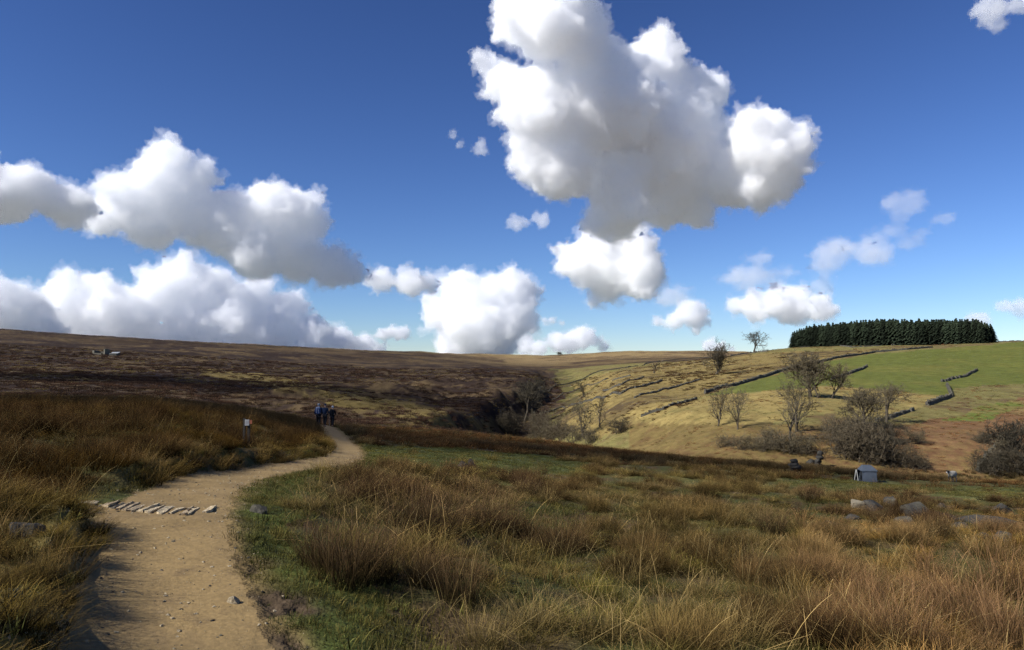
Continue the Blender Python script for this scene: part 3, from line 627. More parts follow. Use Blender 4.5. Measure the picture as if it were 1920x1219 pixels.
# ------------------------------------------------------------------ waymark sign
def local(o, p): return Vector(p)
SD = 19.; p = at(462, 828, SD); p.z = gz(p.x, p.y); e = empty('waymark_sign', p); k = SD / F
top = at(460, 784, SD).z - p.z
DW = plain('dark_timber', (.03, .025, .02), .85, .3, 20., .2, .004, 60)
mb = MB(); mb.box((-5 * k, .02, top / 2 - .1), (.05, .05, top + .2)); mb.build('post', DW, e)
mb = MB(); mb.box((4 * k, 0, top * .46 - .1), (.055, .055, top * .92 + .2)); mb.build('post', DW, e)
mb = MB(); mb.box((2 * k, -.055, top - 8 * k), (8 * k, .02, 11 * k)); bd_ = mb.build('board', plain('white_board', (.25, .25, .25), .5, .08), e); tag(bd_, 'white rectangular notice board')  # white board's base lowered to grey to stand for its shade
mb = MB(); mb.box((8.5 * k, -.05, top - 7 * k), (5 * k, .018, 7 * k)); b = mb.build('marker', plain('red_marker', (.22, .07, .035), .5, .1), e); tag(b, 'small orange-red marker plate')
mb = MB()
for j in range(3): mb.box((2 * k, -.067, top - (5 + 2.4 * j) * k), (5 * k, .004, .5 * k))
mb.build('lettering', plain('grey_print', (.2, .2, .2)), bd_)
tag(e, 'dark two-post waymark sign with a white notice among the rushes', 'sign')
# ------------------------------------------------------------------ skinned bodies (people, sheep)
def skin(name, verts, edges, radii, mat, parent=None, sub=2, root=0, disp=0.):
    me = bpy.data.meshes.new(name); me.from_pydata(verts, edges, []); o = bpy.data.objects.new(name, me); COL.objects.link(o)
    m = o.modifiers.new('s', 'SKIN'); m.use_smooth_shade = True
    for i, r in enumerate(radii):
        sv = me.skin_vertices[0].data[i]; sv.radius = (r, r) if np.isscalar(r) else r; sv.use_root = (i == root)
    s = o.modifiers.new('u', 'SUBSURF'); s.levels = sub; s.render_levels = sub
    if disp:
        tx = bpy.data.textures.new('wool', 'CLOUDS'); tx.noise_scale = .06; d = o.modifiers.new('d', 'DISPLACE'); d.texture = tx; d.strength = disp
    m2 = bpy.data.meshes.new_from_object(o.evaluated_get(bpy.context.evaluated_depsgraph_get())); o.modifiers.clear(); o.data = m2
    m2.materials.clear(); m2.materials.append(mat); m2.polygons.foreach_set('use_smooth', [True] * len(m2.polygons))
    if parent is not None: o.parent = parent
    return o
def chain(lists):
    V, E, R = [], [], []; key = {}
    for pts in lists:
        prev = None
        for (x, y, z, r) in pts:
            kk = (round(x, 3), round(y, 3), round(z, 3))
            if kk not in key: key[kk] = len(V); V.append((x, y, z)); R.append(r)
            i = key[kk]
            if prev is not None and prev != i: E.append((prev, i))
            prev = i
    return V, E, R
SKIN = plain('skin', (.45, .28, .2), .6, .05)
def person(px, py, d, label, rz, jacket, trousers, hat, hatkind, pack=None, pole=False, h=1.72, stride=.16, fem=False):
    p = at(px, py, d); p.z = gz(p.x, p.y); e = empty('person', p, rz); e.scale = (h / 1.75,) * 3
    s = stride
    # y is the walking direction (away from the camera)
    legL = [(0,0,.95,.14),(-.09,.0,.9,.095),(-.095,s*.7,.50,.062),(-.095,s*.55,.09,.045),(-.10,s*.55+.14,.045,.035)]
    legR = [(0,0,.95,.14),(.09,.0,.9,.095),(.095,-s*.25,.49,.062),(.095,-s*1.3,.12,.045),(.10,-s*1.3+.13,.045,.035)]
    torso = [(0,0,.95,.14),(0,.01,1.12,.14),(0,.02,1.32,.165),(0,.03,1.45,.11),(0,.05,1.52,.055),(0,.06,1.57,.065),(0,.075,1.65,.088),(0,.075,1.70,.08)]
    armL = [(0,.02,1.32,.165),(-.2,.02,1.42,.06),(-.27,-.05,1.15,.045),(-.25,.12,.95,.035),(-.245,.17,.90,.03)]
    armR = [(0,.02,1.32,.165),(.2,.02,1.42,.06),(.27,.0,1.15,.045),(.26,.2,1.02,.035),(.255,.26,1.0,.03)]
    V, E, R = chain([torso, legL, legR, armL, armR]); skin('body', V, E, R, SKIN, e, 1)
    g = 1.13
    V, E, R = chain([[(x, y, z, r * g + .012) for x, y, z, r in t] for t in ([(0,0,.9,.15)] + torso[1:4], armL[:1] + armL[1:4], armR[:1] + armR[1:4])])
    skin('jacket', V, E, R, jacket, e, 1)
    V, E, R = chain([[(x, y, z, r * 1.15 + .01) for x, y, z, r in t[:4]] for t in (legL, legR)]); skin('trousers', V, E, R, trousers, e, 1)
    bm_ = plain('boot_leather', (.025, .02, .017), .6)
    for t in (legL, legR):
        V, E, R = chain([[(t[3][0], t[3][1] - .03, .07, .055), (t[4][0], t[4][1] - .06, .055, .05), (t[4][0], t[4][1] + .03, .045, .04)]]); skin('boot', V, E, R, bm_, e, 1)
    for t in (armL, armR):                                 # hand: palm, four fingers, thumb
        x, y, z = t[4][:3]; sg = 1 if x > 0 else -1; L = [[(x, y, z, .028), (x, y + .03, z - .06, .034)]]
        for q in range(4): L.append([(x, y + .03, z - .06, .034), (x + (q - 1.5) * .016, y + .05, z - .11 - .008 * (q in (1, 2)), .009), (x + (q - 1.5) * .014, y + .075, z - .135 - .01 * (q in (1, 2)), .008)])
        L.append([(x, y + .03, z - .06, .034), (x - sg * .045, y + .045, z - .07, .010), (x - sg * .05, y + .07, z - .09, .008)])
        V, E, R = chain(L); skin('hand', V, E, R, SKIN, e, 1)
    hv, hf = ico_np(3)
    if hatkind == 'hair':
        m = hv[:, 2] > -.5; V = hv * np.array((.100, .115, .115)) + np.array((0, .06, 1.69)); mesh_obj('hair', V, hf, hat, e)
    else:
        V = hv.copy(); V[:, 2] = np.where(V[:, 2] < 0, V[:, 2] * .12, V[:, 2]); rr = np.where(hv[:, 2:3] < .05, 1.5 if hatkind == 'brim' else 1.08, 1.)
        V[:, :2] *= rr; V = V * np.array((.11, .12, .12)) + np.array((0, .07, 1.70)); mesh_obj('hat', V, hf, hat, e)
    # face: nose and ears
    for (x, y, z, r) in ((0, .175, 1.645, .018), (-.092, .075, 1.65, .022), (.092, .075, 1.65, .022)):
        v, f = ico_np(1); mesh_obj('nose' if x == 0 else 'ear', v * np.array((r * .6, r, r * 1.3)) + np.array((x, y, z)), f, SKIN, e)
    if pack:
        v, f = ico_np(3); q = np.sign(v) * np.abs(v) ** .55; q = q * np.array((.17, .12, .25)) + np.array((0, -.24, 1.26)); b = mesh_obj('backpack', q, f, pack[0], e)
        q = np.sign(v) * np.abs(v) ** .6 * np.array((.15, .10, .08)) + np.array((0, -.25, 1.47)); mesh_obj('lid', q, f, pack[1], b)
        for sx in (-.075, .075):
            mb = MB(); mb.tube([(sx, -.36, 1.08), (sx, -.375, 1.26), (sx, -.35, 1.42)], [.022, .022, .02], 5); mb.build('strap', pack[1], b, True)
    tag(e, label, 'person', 'hikers walking away along the path')
    if pole:
        pe = MB(); a = e.matrix_basis @ Vector((-.26, .2, .93)); 
        pm = plain('pole_metal', (.3, .3, .3), .4); w = empty('walking_pole', (e.location.x - .30, e.location.y + .1, gz(e.location.x - .3, e.location.y + .1)))
        mb = MB(); mb.tube([(0, .12, 0), (0, .03, 1.0)], [.012, .014], 6); mb.build('shaft', pm, w); mb = MB(); mb.tube([(0, .03, .92), (0, .02, 1.06)], [.02, .022], 6); mb.build('grip', plain('black_rubber', (.02, .02, .02)), w)
        tag(w, 'thin walking pole held by the white-hatted hiker', 'walking pole')
    return e
BLK = plain('black_cloth', (.012, .012, .014), .9); NAVY = plain('navy_cloth', (.02, .03, .055), .9); BLUE = plain('blue_nylon', (.06, .09, .19), .6); WHT = plain('white_cloth', (.6, .6, .6), .8)
person(597, 798, 58, 'hiker in dark clothes with a blue and white backpack, leftmost on the path', .05, plain('dark_blue_jacket', (.02, .03, .06), .8), BLK, plain('grey_hair', (.3, .3, .3), .9), 'hair', (BLUE, plain('pale_blue_nylon', (.28, .31, .38), .6)))
person(609, 796, 62, 'hiker in navy clothes walking between the other two', -.1, NAVY, BLK, plain('dark_hat', (.03, .04, .06)), 'cap', None, h=1.74)
person(623, 793, 66, 'hiker in black with a white hat, rightmost on the path', -.05, BLK, BLK, WHT, 'cap', (BLK, BLK), True, h=1.66)
# ------------------------------------------------------------------ sheep
p = hit(1786, 904); e = empty('sheep', p, math.radians(212)); e.scale = (.9,) * 3
WOOL = N('wool'); f_ = WOOL.noise(14, 5, .7, WOOL.obj()); f2 = WOOL.noise(3, 3, .6, WOOL.obj())
WOOL.principled(WOOL.scalecol(WOOL.mix(WOOL.rng(f2, .45, .6, 0, .6), (.40, .365, .30), (.2, .18, .15)), WOOL.rng(f_, .3, .7, .7, 1.2)), .95, WOOL.bump(f_, .03), .05); WOOL = WOOL.m
BF = plain('black_face', (.03, .027, .025), .8)
body = [(-.40,0,.56,.15),(-.28,0,.60,.23),(0,0,.60,.25),(.26,0,.62,.22),(.40,0,.70,.14),(.50,0,.82,.10)]
V, E, R = chain([body]); bd = skin('fleece', V, E, R, WOOL, e, 3, 2, .05)
V, E, R = chain([[(.50,0,.80,.085),(.58,0,.87,.085),(.68,0,.83,.06),(.76,0,.78,.042)],[(.58,0,.87,.085),(.54,.10,.90,.02),(.52,.16,.88,.018)],[(.58,0,.87,.085),(.54,-.10,.90,.02),(.52,-.16,.88,.018)]]); skin('head', V, E, R, BF, e, 2)
mb = MB(); mb.tube([(.74, 0, .775), (.79, 0, .755)], [.045, .03], 8); mb.build('muzzle', WHT, e, True)
for (x, y, hind) in ((.27,.11,0),(.30,-.11,0),(-.28,.11,1),(-.31,-.11,1)):
    L = [(x,y,.48,.085),(x + (.05 if hind else 0),y,.38,.055),(x - (.06 if hind else .005),y,.22,.03),(x - (.03 if hind else 0),y,.05,.026),(x + .02,y,.012,.03)]
    V, E, R = chain([L]); skin('leg', V, E, R, BF if x > 0 else plain('mottled_leg', (.25, .22, .19)), e, 1)
V, E, R = chain([[(-.42,0,.62,.05),(-.50,0,.52,.05),(-.52,0,.38,.035)]]); skin('tail', V, E, R, WOOL, e, 1)
tag(e, 'black-faced sheep with shaggy off-white fleece standing right of the grey shelter', 'sheep')
# ------------------------------------------------------------------ grey shelter
p = hit(1627, 903); k = p.y / F; e = empty('grey_shelter', p, math.radians(-8))
CANV = plain('grey_canvas', (.085, .10, .12), .7, .12, 5., .25, .01, 9); CANVD = plain('dark_canvas', (.03, .033, .036), .85, .2); PALEP = plain('pale_pole', (.55, .53, .45), .6)
w, dp, hh = 26 * k, 26 * k, 22 * k
def panel(P, n=6, bulge=0., thick=.015):
    V, Fc = [], []; P = [Vector(q) for q in P]; nn = (P[1] - P[0]).cross(P[3] - P[0]).normalized()
    for s in (0, -thick):
        for i in range(n + 1):
            for j in range(n + 1):
                u, v = i / n, j / n; q = P[0].lerp(P[1], u).lerp(P[3].lerp(P[2], u), v); V.append(q + nn * (s + bulge * math.sin(math.pi * u) * math.sin(math.pi * v) + .3 * bulge * math.sin(9 * u + 5 * v)))
    m = (n + 1) ** 2
    for i in range(n):
        for j in range(n):
            a = i * (n + 1) + j; Fc.append((a, a + n + 1, a + n + 2, a + 1)); Fc.append((m + a, m + a + 1, m + a + n + 2, m + a + n + 1))
    return V, Fc
x0, x1, y0, y1 = -w / 2, w / 2, -dp / 2, dp / 2; t = .92
for nm, P, bl in (('front_panel', [(x0,y0,0),(x1,y0,0),(x1*t*1.06,y0*t,hh),(x0*t*1.06,y0*t,hh)], .03), ('right_panel', [(x1,y0,0),(x1,y1,0),(x1*t,y1*t,hh),(x1*t,y0*t,hh)], .03), ('back_panel', [(x1,y1,0),(x0,y1,0),(x0*t,y1*t,hh),(x1*t,y1*t,hh)], .03)):
    V, Fc = panel(P, 8, bl); MB().add(V, Fc).build(nm, CANV, e, True)
V, Fc = panel([(x0 + .08,y1,0),(x0 + .08,y0,0),(x0*t + .06,y0*t,hh),(x0*t + .06,y1*t,hh)], 4, 0); MB().add(V, Fc).build('doorway_lining', CANVD, e, True)
rh = hh + 8 * k
mb = MB(); a, b = x0 * 1.06, x1 * 1.06
V = [(a,y0*1.04,hh*.97),(b,y0*1.04,hh*.99),(b,y1*1.04,hh*1.0),(a,y1*1.04,hh*1.0),(a*.55,y0*.1,rh),(b*.5,y0*.1,rh),(a*.55,y1*.6,rh),(b*.5,y1*.6,rh)]
V += [(q[0], q[1], q[2] - .05) for q in V[:4]]
mb.add(V, [(0,1,5,4),(1,2,7,5),(2,3,6,7),(3,0,4,6),(4,5,7,6),(8,9,1,0),(9,10,2,1),(10,11,3,2),(11,8,0,3)]); mb.build('roof', CANV, e)
V, Fc = panel([(x0 - 17*k,y0 + .1,0),(x0 - 4*k,y1*.4,0),(x0 + .05,y1*.2,hh*.96),(x0 - 9*k,y0*.5,hh)], 5, .02); MB().add(V, Fc).build('door_flap', CANVD, e, True)
for q in (((x0 - 8*k, y0 - .1, 0), (x0 - 8.5*k, y0 * .6, hh * 1.03)), ((x0 - 14*k, y0 + .05, 0), (x0 - 9.5*k, y0 * .6, hh * 1.03))):
    MB().tube(q, [.018, .018], 6).build('pole', PALEP, e, True)
MB().tube([(x0 - 17*k, y0 * .7, .04), (x0 - 10*k, y0 * .8, .06), (x0 - 2*k, y0 * 1.1, .05), (x0 + 2*k, y0*1.25, .03)], [.05, .10, .09, .03], 7).build('groundsheet_roll', CANVD, e, True)
tag(e, 'small grey canvas shelter with low-pitched roof and propped-open dark flap', 'shelter')
# ------------------------------------------------------------------ ruined farm on the moor
p = hit(205, 666); k = p.y / F; e = empty('ruined_farmhouse', p, math.radians(-14))
RS = stone_mat('farm_stone', (.13, .12, .09), (.18, .16, .12), .5, .6); RSD = WALLM; rr_ = np.random.default_rng(3)
def bl(nm, x, w, h, d, mat, y=0., z=0., taper=1.):
    mb = MB(); mb.box((x * k, y * k, (z + h / 2) * k - .2), (w * k, d * k, h * k + .4), None, .06, rr_, taper); return mb.build(nm, mat, e)
bl('gable_wall', -30, 4, 9, 13, RS); bl('rear_wall', -18, 24, 7, 3, RSD, 8); bl('front_wall', -19, 17, 4, 3, RSD, -7); bl('gable_wall', -6, 3, 11, 13, RS); bl('gable_wall', -10, 2, 12, 9, RSD, 3)
bl('outbuilding_wall', 12, 15, 4, 10, RSD); bl('field_wall', -48, 26, 2.5, 3, RS, 0)
V, Fc = panel([(4*k,-6*k,2.2*k),(21*k,-6*k,2.2*k),(21*k,4*k,6*k),(4*k,4*k,6*k)], 2, 0, .1); MB().add(V, Fc).build('sheet_roof', plain('pale_sheet_metal', (.26, .27, .28), .5, .1), e)
tag(e, 'ruined stone farmhouse with a pale sheet roof on the dark moor', 'ruin')
print('things', round(time.time() - T0, 1))
# ------------------------------------------------------------------ grass, rushes and moor plants
def blades(rng, n, rad, L, tilt, droop, w, seg=4, tip=.15, jumble=0.):
    V, Fc, T, Rn = [], [], [], []
    for i in range(n):
        a = rng.uniform(0, 2 * math.pi); r = rad * math.sqrt(rng.random()); x, y = r * math.cos(a), r * math.sin(a)
        b = a + rng.normal(0, .9) if rng.random() > jumble else rng.uniform(0, 6.28); l = L[0] + (L[1] - L[0]) * rng.random()
        th = tilt[0] + (tilt[1] - tilt[0]) * rng.random(); dr = droop[0] + (droop[1] - droop[0]) * rng.random()
        dx, dy = math.cos(b), math.sin(b); tw = rng.uniform(-.9, .9); sx, sy = -math.sin(b + tw), math.cos(b + tw); rn = rng.random(); z = -.03; base = len(V)
        ww = w * rng.uniform(.7, 1.3)
        for s in range(seg + 1):
            t = s / seg; k = ww * (1 - t * (1 - tip)) / 2
            V += [(x - sx * k, y - sy * k, z), (x + sx * k, y + sy * k, z)]; T += [t, t]; Rn += [rn, rn]
            an = th + dr * t * t; x += dx * math.sin(an) * l / seg; y += dy * math.sin(an) * l / seg; z += math.cos(an) * l / seg
        for s in range(seg):
            q = base + 2 * s; Fc.append((q, q + 1, q + 3, q + 2))
    return np.array(V), np.array(Fc), np.array(T), np.array(Rn)
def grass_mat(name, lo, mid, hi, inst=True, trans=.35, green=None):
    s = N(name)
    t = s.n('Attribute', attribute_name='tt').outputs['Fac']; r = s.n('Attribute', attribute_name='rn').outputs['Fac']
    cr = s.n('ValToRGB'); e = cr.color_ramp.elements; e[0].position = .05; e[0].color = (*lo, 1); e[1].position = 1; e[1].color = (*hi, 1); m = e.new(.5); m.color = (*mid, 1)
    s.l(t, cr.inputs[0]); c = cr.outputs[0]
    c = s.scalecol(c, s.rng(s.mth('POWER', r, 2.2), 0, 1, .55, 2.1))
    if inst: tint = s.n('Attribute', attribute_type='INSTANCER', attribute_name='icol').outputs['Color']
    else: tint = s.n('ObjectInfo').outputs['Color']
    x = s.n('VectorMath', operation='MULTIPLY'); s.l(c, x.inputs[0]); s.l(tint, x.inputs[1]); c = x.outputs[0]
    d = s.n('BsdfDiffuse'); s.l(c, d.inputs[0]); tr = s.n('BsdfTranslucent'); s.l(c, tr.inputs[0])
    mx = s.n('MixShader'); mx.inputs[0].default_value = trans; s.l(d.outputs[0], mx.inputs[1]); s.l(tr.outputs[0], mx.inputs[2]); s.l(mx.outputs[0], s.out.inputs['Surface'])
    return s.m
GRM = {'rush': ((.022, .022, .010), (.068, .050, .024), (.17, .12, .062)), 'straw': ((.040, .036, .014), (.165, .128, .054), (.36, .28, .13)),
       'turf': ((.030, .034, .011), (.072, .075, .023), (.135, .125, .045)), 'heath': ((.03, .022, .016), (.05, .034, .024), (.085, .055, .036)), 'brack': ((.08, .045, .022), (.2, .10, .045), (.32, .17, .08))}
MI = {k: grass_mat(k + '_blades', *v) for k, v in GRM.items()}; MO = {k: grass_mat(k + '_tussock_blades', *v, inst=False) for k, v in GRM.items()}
def proto_mesh(name, mat, *a, **k):
    V, Fc, T, Rn = blades(*a, **k); me = from_np(name, V, Fc, True); attr(me, 'tt', T); attr(me, 'rn', Rn); me.materials.append(mat); return me
rg = np.random.default_rng(21)
def pset(kind, spec, n):
    c = bpy.data.collections.new(kind + '_protos')
    for i in range(n):
        me = proto_mesh(kind + '_tuft', MI[spec.pop('mat') if False else spec['mat']], rg, spec['n'], spec['rad'], spec['L'], spec['tilt'], spec['droop'], spec['w'], seg=spec.get('seg', 4), jumble=spec.get('j', .2))
        o = bpy.data.objects.new(kind + '_tuft', me); c.objects.link(o)
    return c
PS = {
 'rush': pset('rush', dict(mat='rush', n=120, rad=.17, L=(.25, .8), tilt=(.02, .7), droop=(.1, 1.0), w=.0065, j=.35), 5),
 'straw': pset('straw', dict(mat='straw', n=150, rad=.17, L=(.2, .55), tilt=(.1, .9), droop=(.3, 1.5), w=.006), 4),
 'reed': pset('reed', dict(mat='straw', n=7, rad=.22, L=(.45, 1.0), tilt=(.15, 1.1), droop=(.2, 1.5), w=.0055, seg=6, j=.8), 4),
 'turf': pset('turf', dict(mat='turf', n=70, rad=.13, L=(.02, .08), tilt=(.1, 1.0), droop=(.1, 1.), w=.006, seg=3), 3),
 'brack': pset('brack', dict(mat='brack', n=90, rad=.35, L=(.15, .5), tilt=(.3, 1.2), droop=(.2, 1.3), w=.016, seg=3, j=.7), 3),
 'frush': pset('frush', dict(mat='rush', n=90, rad=.4, L=(.4, .95), tilt=(.02, .5), droop=(0, .5), w=.018, seg=3), 3),
 'fstraw': pset('fstraw', dict(mat='straw', n=80, rad=.45, L=(.15, .45), tilt=(.2, 1.), droop=(.3, 1.3), w=.024, seg=3), 3),
 'heath': pset('heath', dict(mat='heath', n=80, rad=.7, L=(.25, .6), tilt=(.1, 1.1), droop=(0, .8), w=.05, seg=2, j=.7), 3),
}
def scatter(name, label, cat, coll, P, rz, sc, col, tiltxy=None, zs=None):
    n = len(P)
    if n == 0: return
    me = bpy.data.meshes.new(name); me.vertices.add(n); me.vertices.foreach_set('co', np.ascontiguousarray(P, np.float32).ravel())
    rot = np.zeros((n, 3)); rot[:, 2] = rz
    if tiltxy is not None: rot[:, :2] = tiltxy
    s3 = np.repeat(sc[:, None], 3, 1)
    if zs is not None: s3[:, 2] *= zs
    attr(me, 'rot', rot, 'FLOAT_VECTOR'); attr(me, 'scl', s3, 'FLOAT_VECTOR'); attr(me, 'icol', col, 'FLOAT_COLOR')
    o = bpy.data.objects.new(name, me); link(o); tag(o, label, cat, kind='stuff')
    g = bpy.data.node_groups.new(name, 'GeometryNodeTree'); g.interface.new_socket('Geometry', in_out='INPUT', socket_type='NodeSocketGeometry'); g.interface.new_socket('Geometry', in_out='OUTPUT', socket_type='NodeSocketGeometry')
    gi, go = g.nodes.new('NodeGroupInput'), g.nodes.new('NodeGroupOutput'); ci = g.nodes.new('GeometryNodeCollectionInfo'); ip = g.nodes.new('GeometryNodeInstanceOnPoints')
    ci.inputs['Collection'].default_value = coll; ci.inputs['Separate Children'].default_value = True; ci.inputs['Reset Children'].default_value = True
    ip.inputs['Pick Instance'].default_value = True
    g.links.new(gi.outputs[0], ip.inputs['Points']); g.links.new(ci.outputs[0], ip.inputs['Instance'])
    for nm, sk in (('rot', 'Rotation'), ('scl', 'Scale')):
        a = g.nodes.new('GeometryNodeInputNamedAttribute'); a.data_type = 'FLOAT_VECTOR'; a.inputs['Name'].default_value = nm; g.links.new(a.outputs[0], ip.inputs[sk])
    g.links.new(ip.outputs[0], go.inputs[0]); md = o.modifiers.new('scatter', 'NODES'); md.node_group = g
    return o
# terrain visibility from the camera, with a margin, so nothing is planted where it could never be seen
slope = (gzv - EYE) / gy; cmax = np.maximum.accumulate(slope, axis=1)
def visible(x, y, z, h):
    X = column_of(x, y); i = np.clip(np.searchsorted(GX, X), 0, nX - 1); j = np.clip(np.searchsorted(GL, np.log(y)) - 1, 0, nL - 1)
    return (z + h - EYE) / y > cmax[i, j] - .002
def sample(d0, d1, rho, rng, X0=-260, X1=2180):
    area = (X1 - X0) / F * (d1 * d1 - d0 * d0) / 2; n = int(area * rho)
    d = np.sqrt(rng.random(n) * (d1 * d1 - d0 * d0) + d0 * d0); X = X0 + (X1 - X0) * rng.random(n); x = (X - CX) / F * d
    z, pd, ps, mud = height(x, d, True); m = visible(x, d, z, 1.2); return x[m], d[m], z[m], pd[m], ps[m], mud[m]
KEEP = []                                                  # bare spots round boulders, sign, shelter, slabs
for o in COL.objects:
    if o.parent is None and o.name.split('.')[0] in ('boulder', 'stone_slab', 'grey_shelter', 'waymark_sign', 'ruined_wall', 'sheep'):
        r = .8 if o.name.startswith(('grey', 'sheep')) else (max(o.dimensions.x, .3) * .42 if o.type == 'MESH' else .35); KEEP.append((o.location.x, o.location.y, r))
def free(x, y):
    m = np.ones(len(x), bool)
    for (a, b, r) in KEEP:
        m &= (x - a) ** 2 + (y - b) ** 2 > r * r
        m &= ~((np.abs(x - a * y / b) < r * .6) & (y < b) & (y > b - .5 - r))   # keep them in plain sight
    m &= ~((np.abs(x / y - (462 - CX) / F) < .012) & (y > 14.5) & (y < 19.5)); m &= ~((x > -5.05) & (x < -3.15) & (y > np.where(x < -4.25, 7.75, 8.25)) & (y < 9.5)); return m
ACC = {}
def emit(key, x, y, z, sc, col, zsc, rng, lean=None):
    n = len(x); rz = rng.uniform(0, 6.28, n); tl = rng.normal(0, .10, (n, 2))
    if lean is not None:                                   # (direction, angle) the tuft leans towards
        ph = lean[0] - rz; tl = tl + np.stack([-lean[1] * np.sin(ph), lean[1] * np.cos(ph)], 1)
    ACC.setdefault(key, []).append((np.stack([x, y, z], 1), rz, sc, col, tl, zsc))
def tint(x, y, rng, a, b, sc, seed, var=.3):
    f = sstep(-.3, .3, fbm(x / sc, y / sc, seed, 3))[:, None]; return (np.array(a) * (1 - f) + np.array(b) * f) * (1 + rng.normal(0, var, len(x)))[:, None].clip(.4, 1.8)
GREENP = [(640,834),(800,840),(1000,852),(1110,870),(1080,888),(900,884),(700,872),(640,862)]
def zones(x, y, z, pd, ps):
    X, Y = proj(x, y, z); j = 18 * fbm(x / 3, y / 3, 70, 3); Xj, Yj = X + j, Y + j * .4
    on = pd < PATH_HALF + np.where((ps < 0) & (y < 9), .12, -.02) + .1 * fbm(x / .3, y / .3, 71, 2)
    side = (ps < 0) & (pd < 1.35 + .55 * fbm(x / 1.2, y / 1.2, 52, 3)) & (y < 22)
    bank = (ps > 0) & (pd < 2.4) & (y < 7.9)
    lrush = (ps > 0) & ~bank & (pd > PATH_HALF + .5 + .4 * fbm(x / 1.5, y / 1.5, 72, 2)) & (y < 100)
    gp = inpoly(Xj, Yj, GREENP)
    gp |= inpoly(Xj, Yj, [(1440,905),(1560,892),(1640,898),(1930,912),(1930,940),(1700,922),(1560,928)])
    gp |= inpoly(Xj, Yj, [(560,1060),(720,1080),(800,1230),(500,1230)]) | inpoly(Xj, Yj, [(900,960),(1080,945),(1180,990),(1000,1010)])
    return X, Y, on, side, bank, lrush, gp
for (d0, d1, rho, s0) in ((2.2, 9, 30, .8), (9, 20, 17, .9), (20, 42, 7.5, 1.1)):
    x, y, z, pd, ps, mud = sample(d0, d1, rho, rg); X, Y, on, side, bank, lrush, gp = zones(x, y, z, pd, ps)
    n0 = fbm(x / 1.15, y / 1.15, 79, 2); ok = ~on & free(x, y) & (mud < .35); n1 = fbm(x / 2.6, y / 2.6, 80, 3) + .25 * n0; n2 = fbm(x / 5, y / 5, 81, 3); u = rg.random(len(x))
    wr = sstep(.02, .2, n1) * .8                        # right of the path: rush drifts, straw between
    kind = np.where(u < wr, 0, 1)
    kind = np.where((X > 1450) & (Y > 1000) & (u > .45), 1, kind)
    kind = np.where(gp | side, np.where(u < .02, 1, 2), kind)
    kind = np.where(bank, np.where(u < .12, 0, np.where(u < .92, 1, 2)), kind)
    kind = np.where(lrush, np.where(u < np.where(pd < 1.6, .35, .9), 0, 1), kind)
    verge = (ps > 0) & (pd < 2.2) & (y > 8) & (y < 34)
    ok &= bank | (rg.random(len(x)) < np.where(verge, .95, np.where(lrush, .5, np.where(n0 < .0, .07, .36))))
    kind = np.where(verge, np.where(u < .35, 0, 1), kind); kind = np.where((kind == 0) & ~bank & (rg.random(len(x)) < .55), 1, kind)
    near = s0 * rg.uniform(.65, 1.15, len(x))
    m = ok & (kind == 0); R = X > 1500
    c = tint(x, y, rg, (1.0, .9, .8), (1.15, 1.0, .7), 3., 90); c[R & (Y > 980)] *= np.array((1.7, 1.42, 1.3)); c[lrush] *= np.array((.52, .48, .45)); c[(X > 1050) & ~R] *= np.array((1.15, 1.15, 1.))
    u2 = rg.uniform(.65, 1.25, len(x)); hs = u2 * np.where(bank, .45, np.where(lrush, .62, .42)) * (1 + .9 * n1 + .5 * n0)
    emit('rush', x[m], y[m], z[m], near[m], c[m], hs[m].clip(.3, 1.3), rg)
    m = ok & (kind == 1); c = tint(x, y, rg, (.88, .78, .68), (.80, .74, .48), 2.5, 91); c[R & (Y > 960)] *= np.array((1.45, 1.2, 1.)); c[(X > 1050) & ~R & (Y > 990)] *= np.array((1.0, 1.12, .9)); c[lrush] *= np.array((.45, .38, .32)); c[verge] *= np.array((.8, .74, .66)); c[bank] *= np.array((.74, .70, .58))  # bank straw browned, and darkened to stand for shadow
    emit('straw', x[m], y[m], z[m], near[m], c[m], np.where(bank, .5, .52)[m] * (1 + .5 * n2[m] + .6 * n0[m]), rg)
    m = ok & (kind == 2); c = tint(x, y, rg, (.9, 1., .9), (1.25, 1.1, .9), 1.3, 92); emit('turf', x[m], y[m], z[m], near[m] * 1.1, c[m], np.full(m.sum(), 1.), rg)
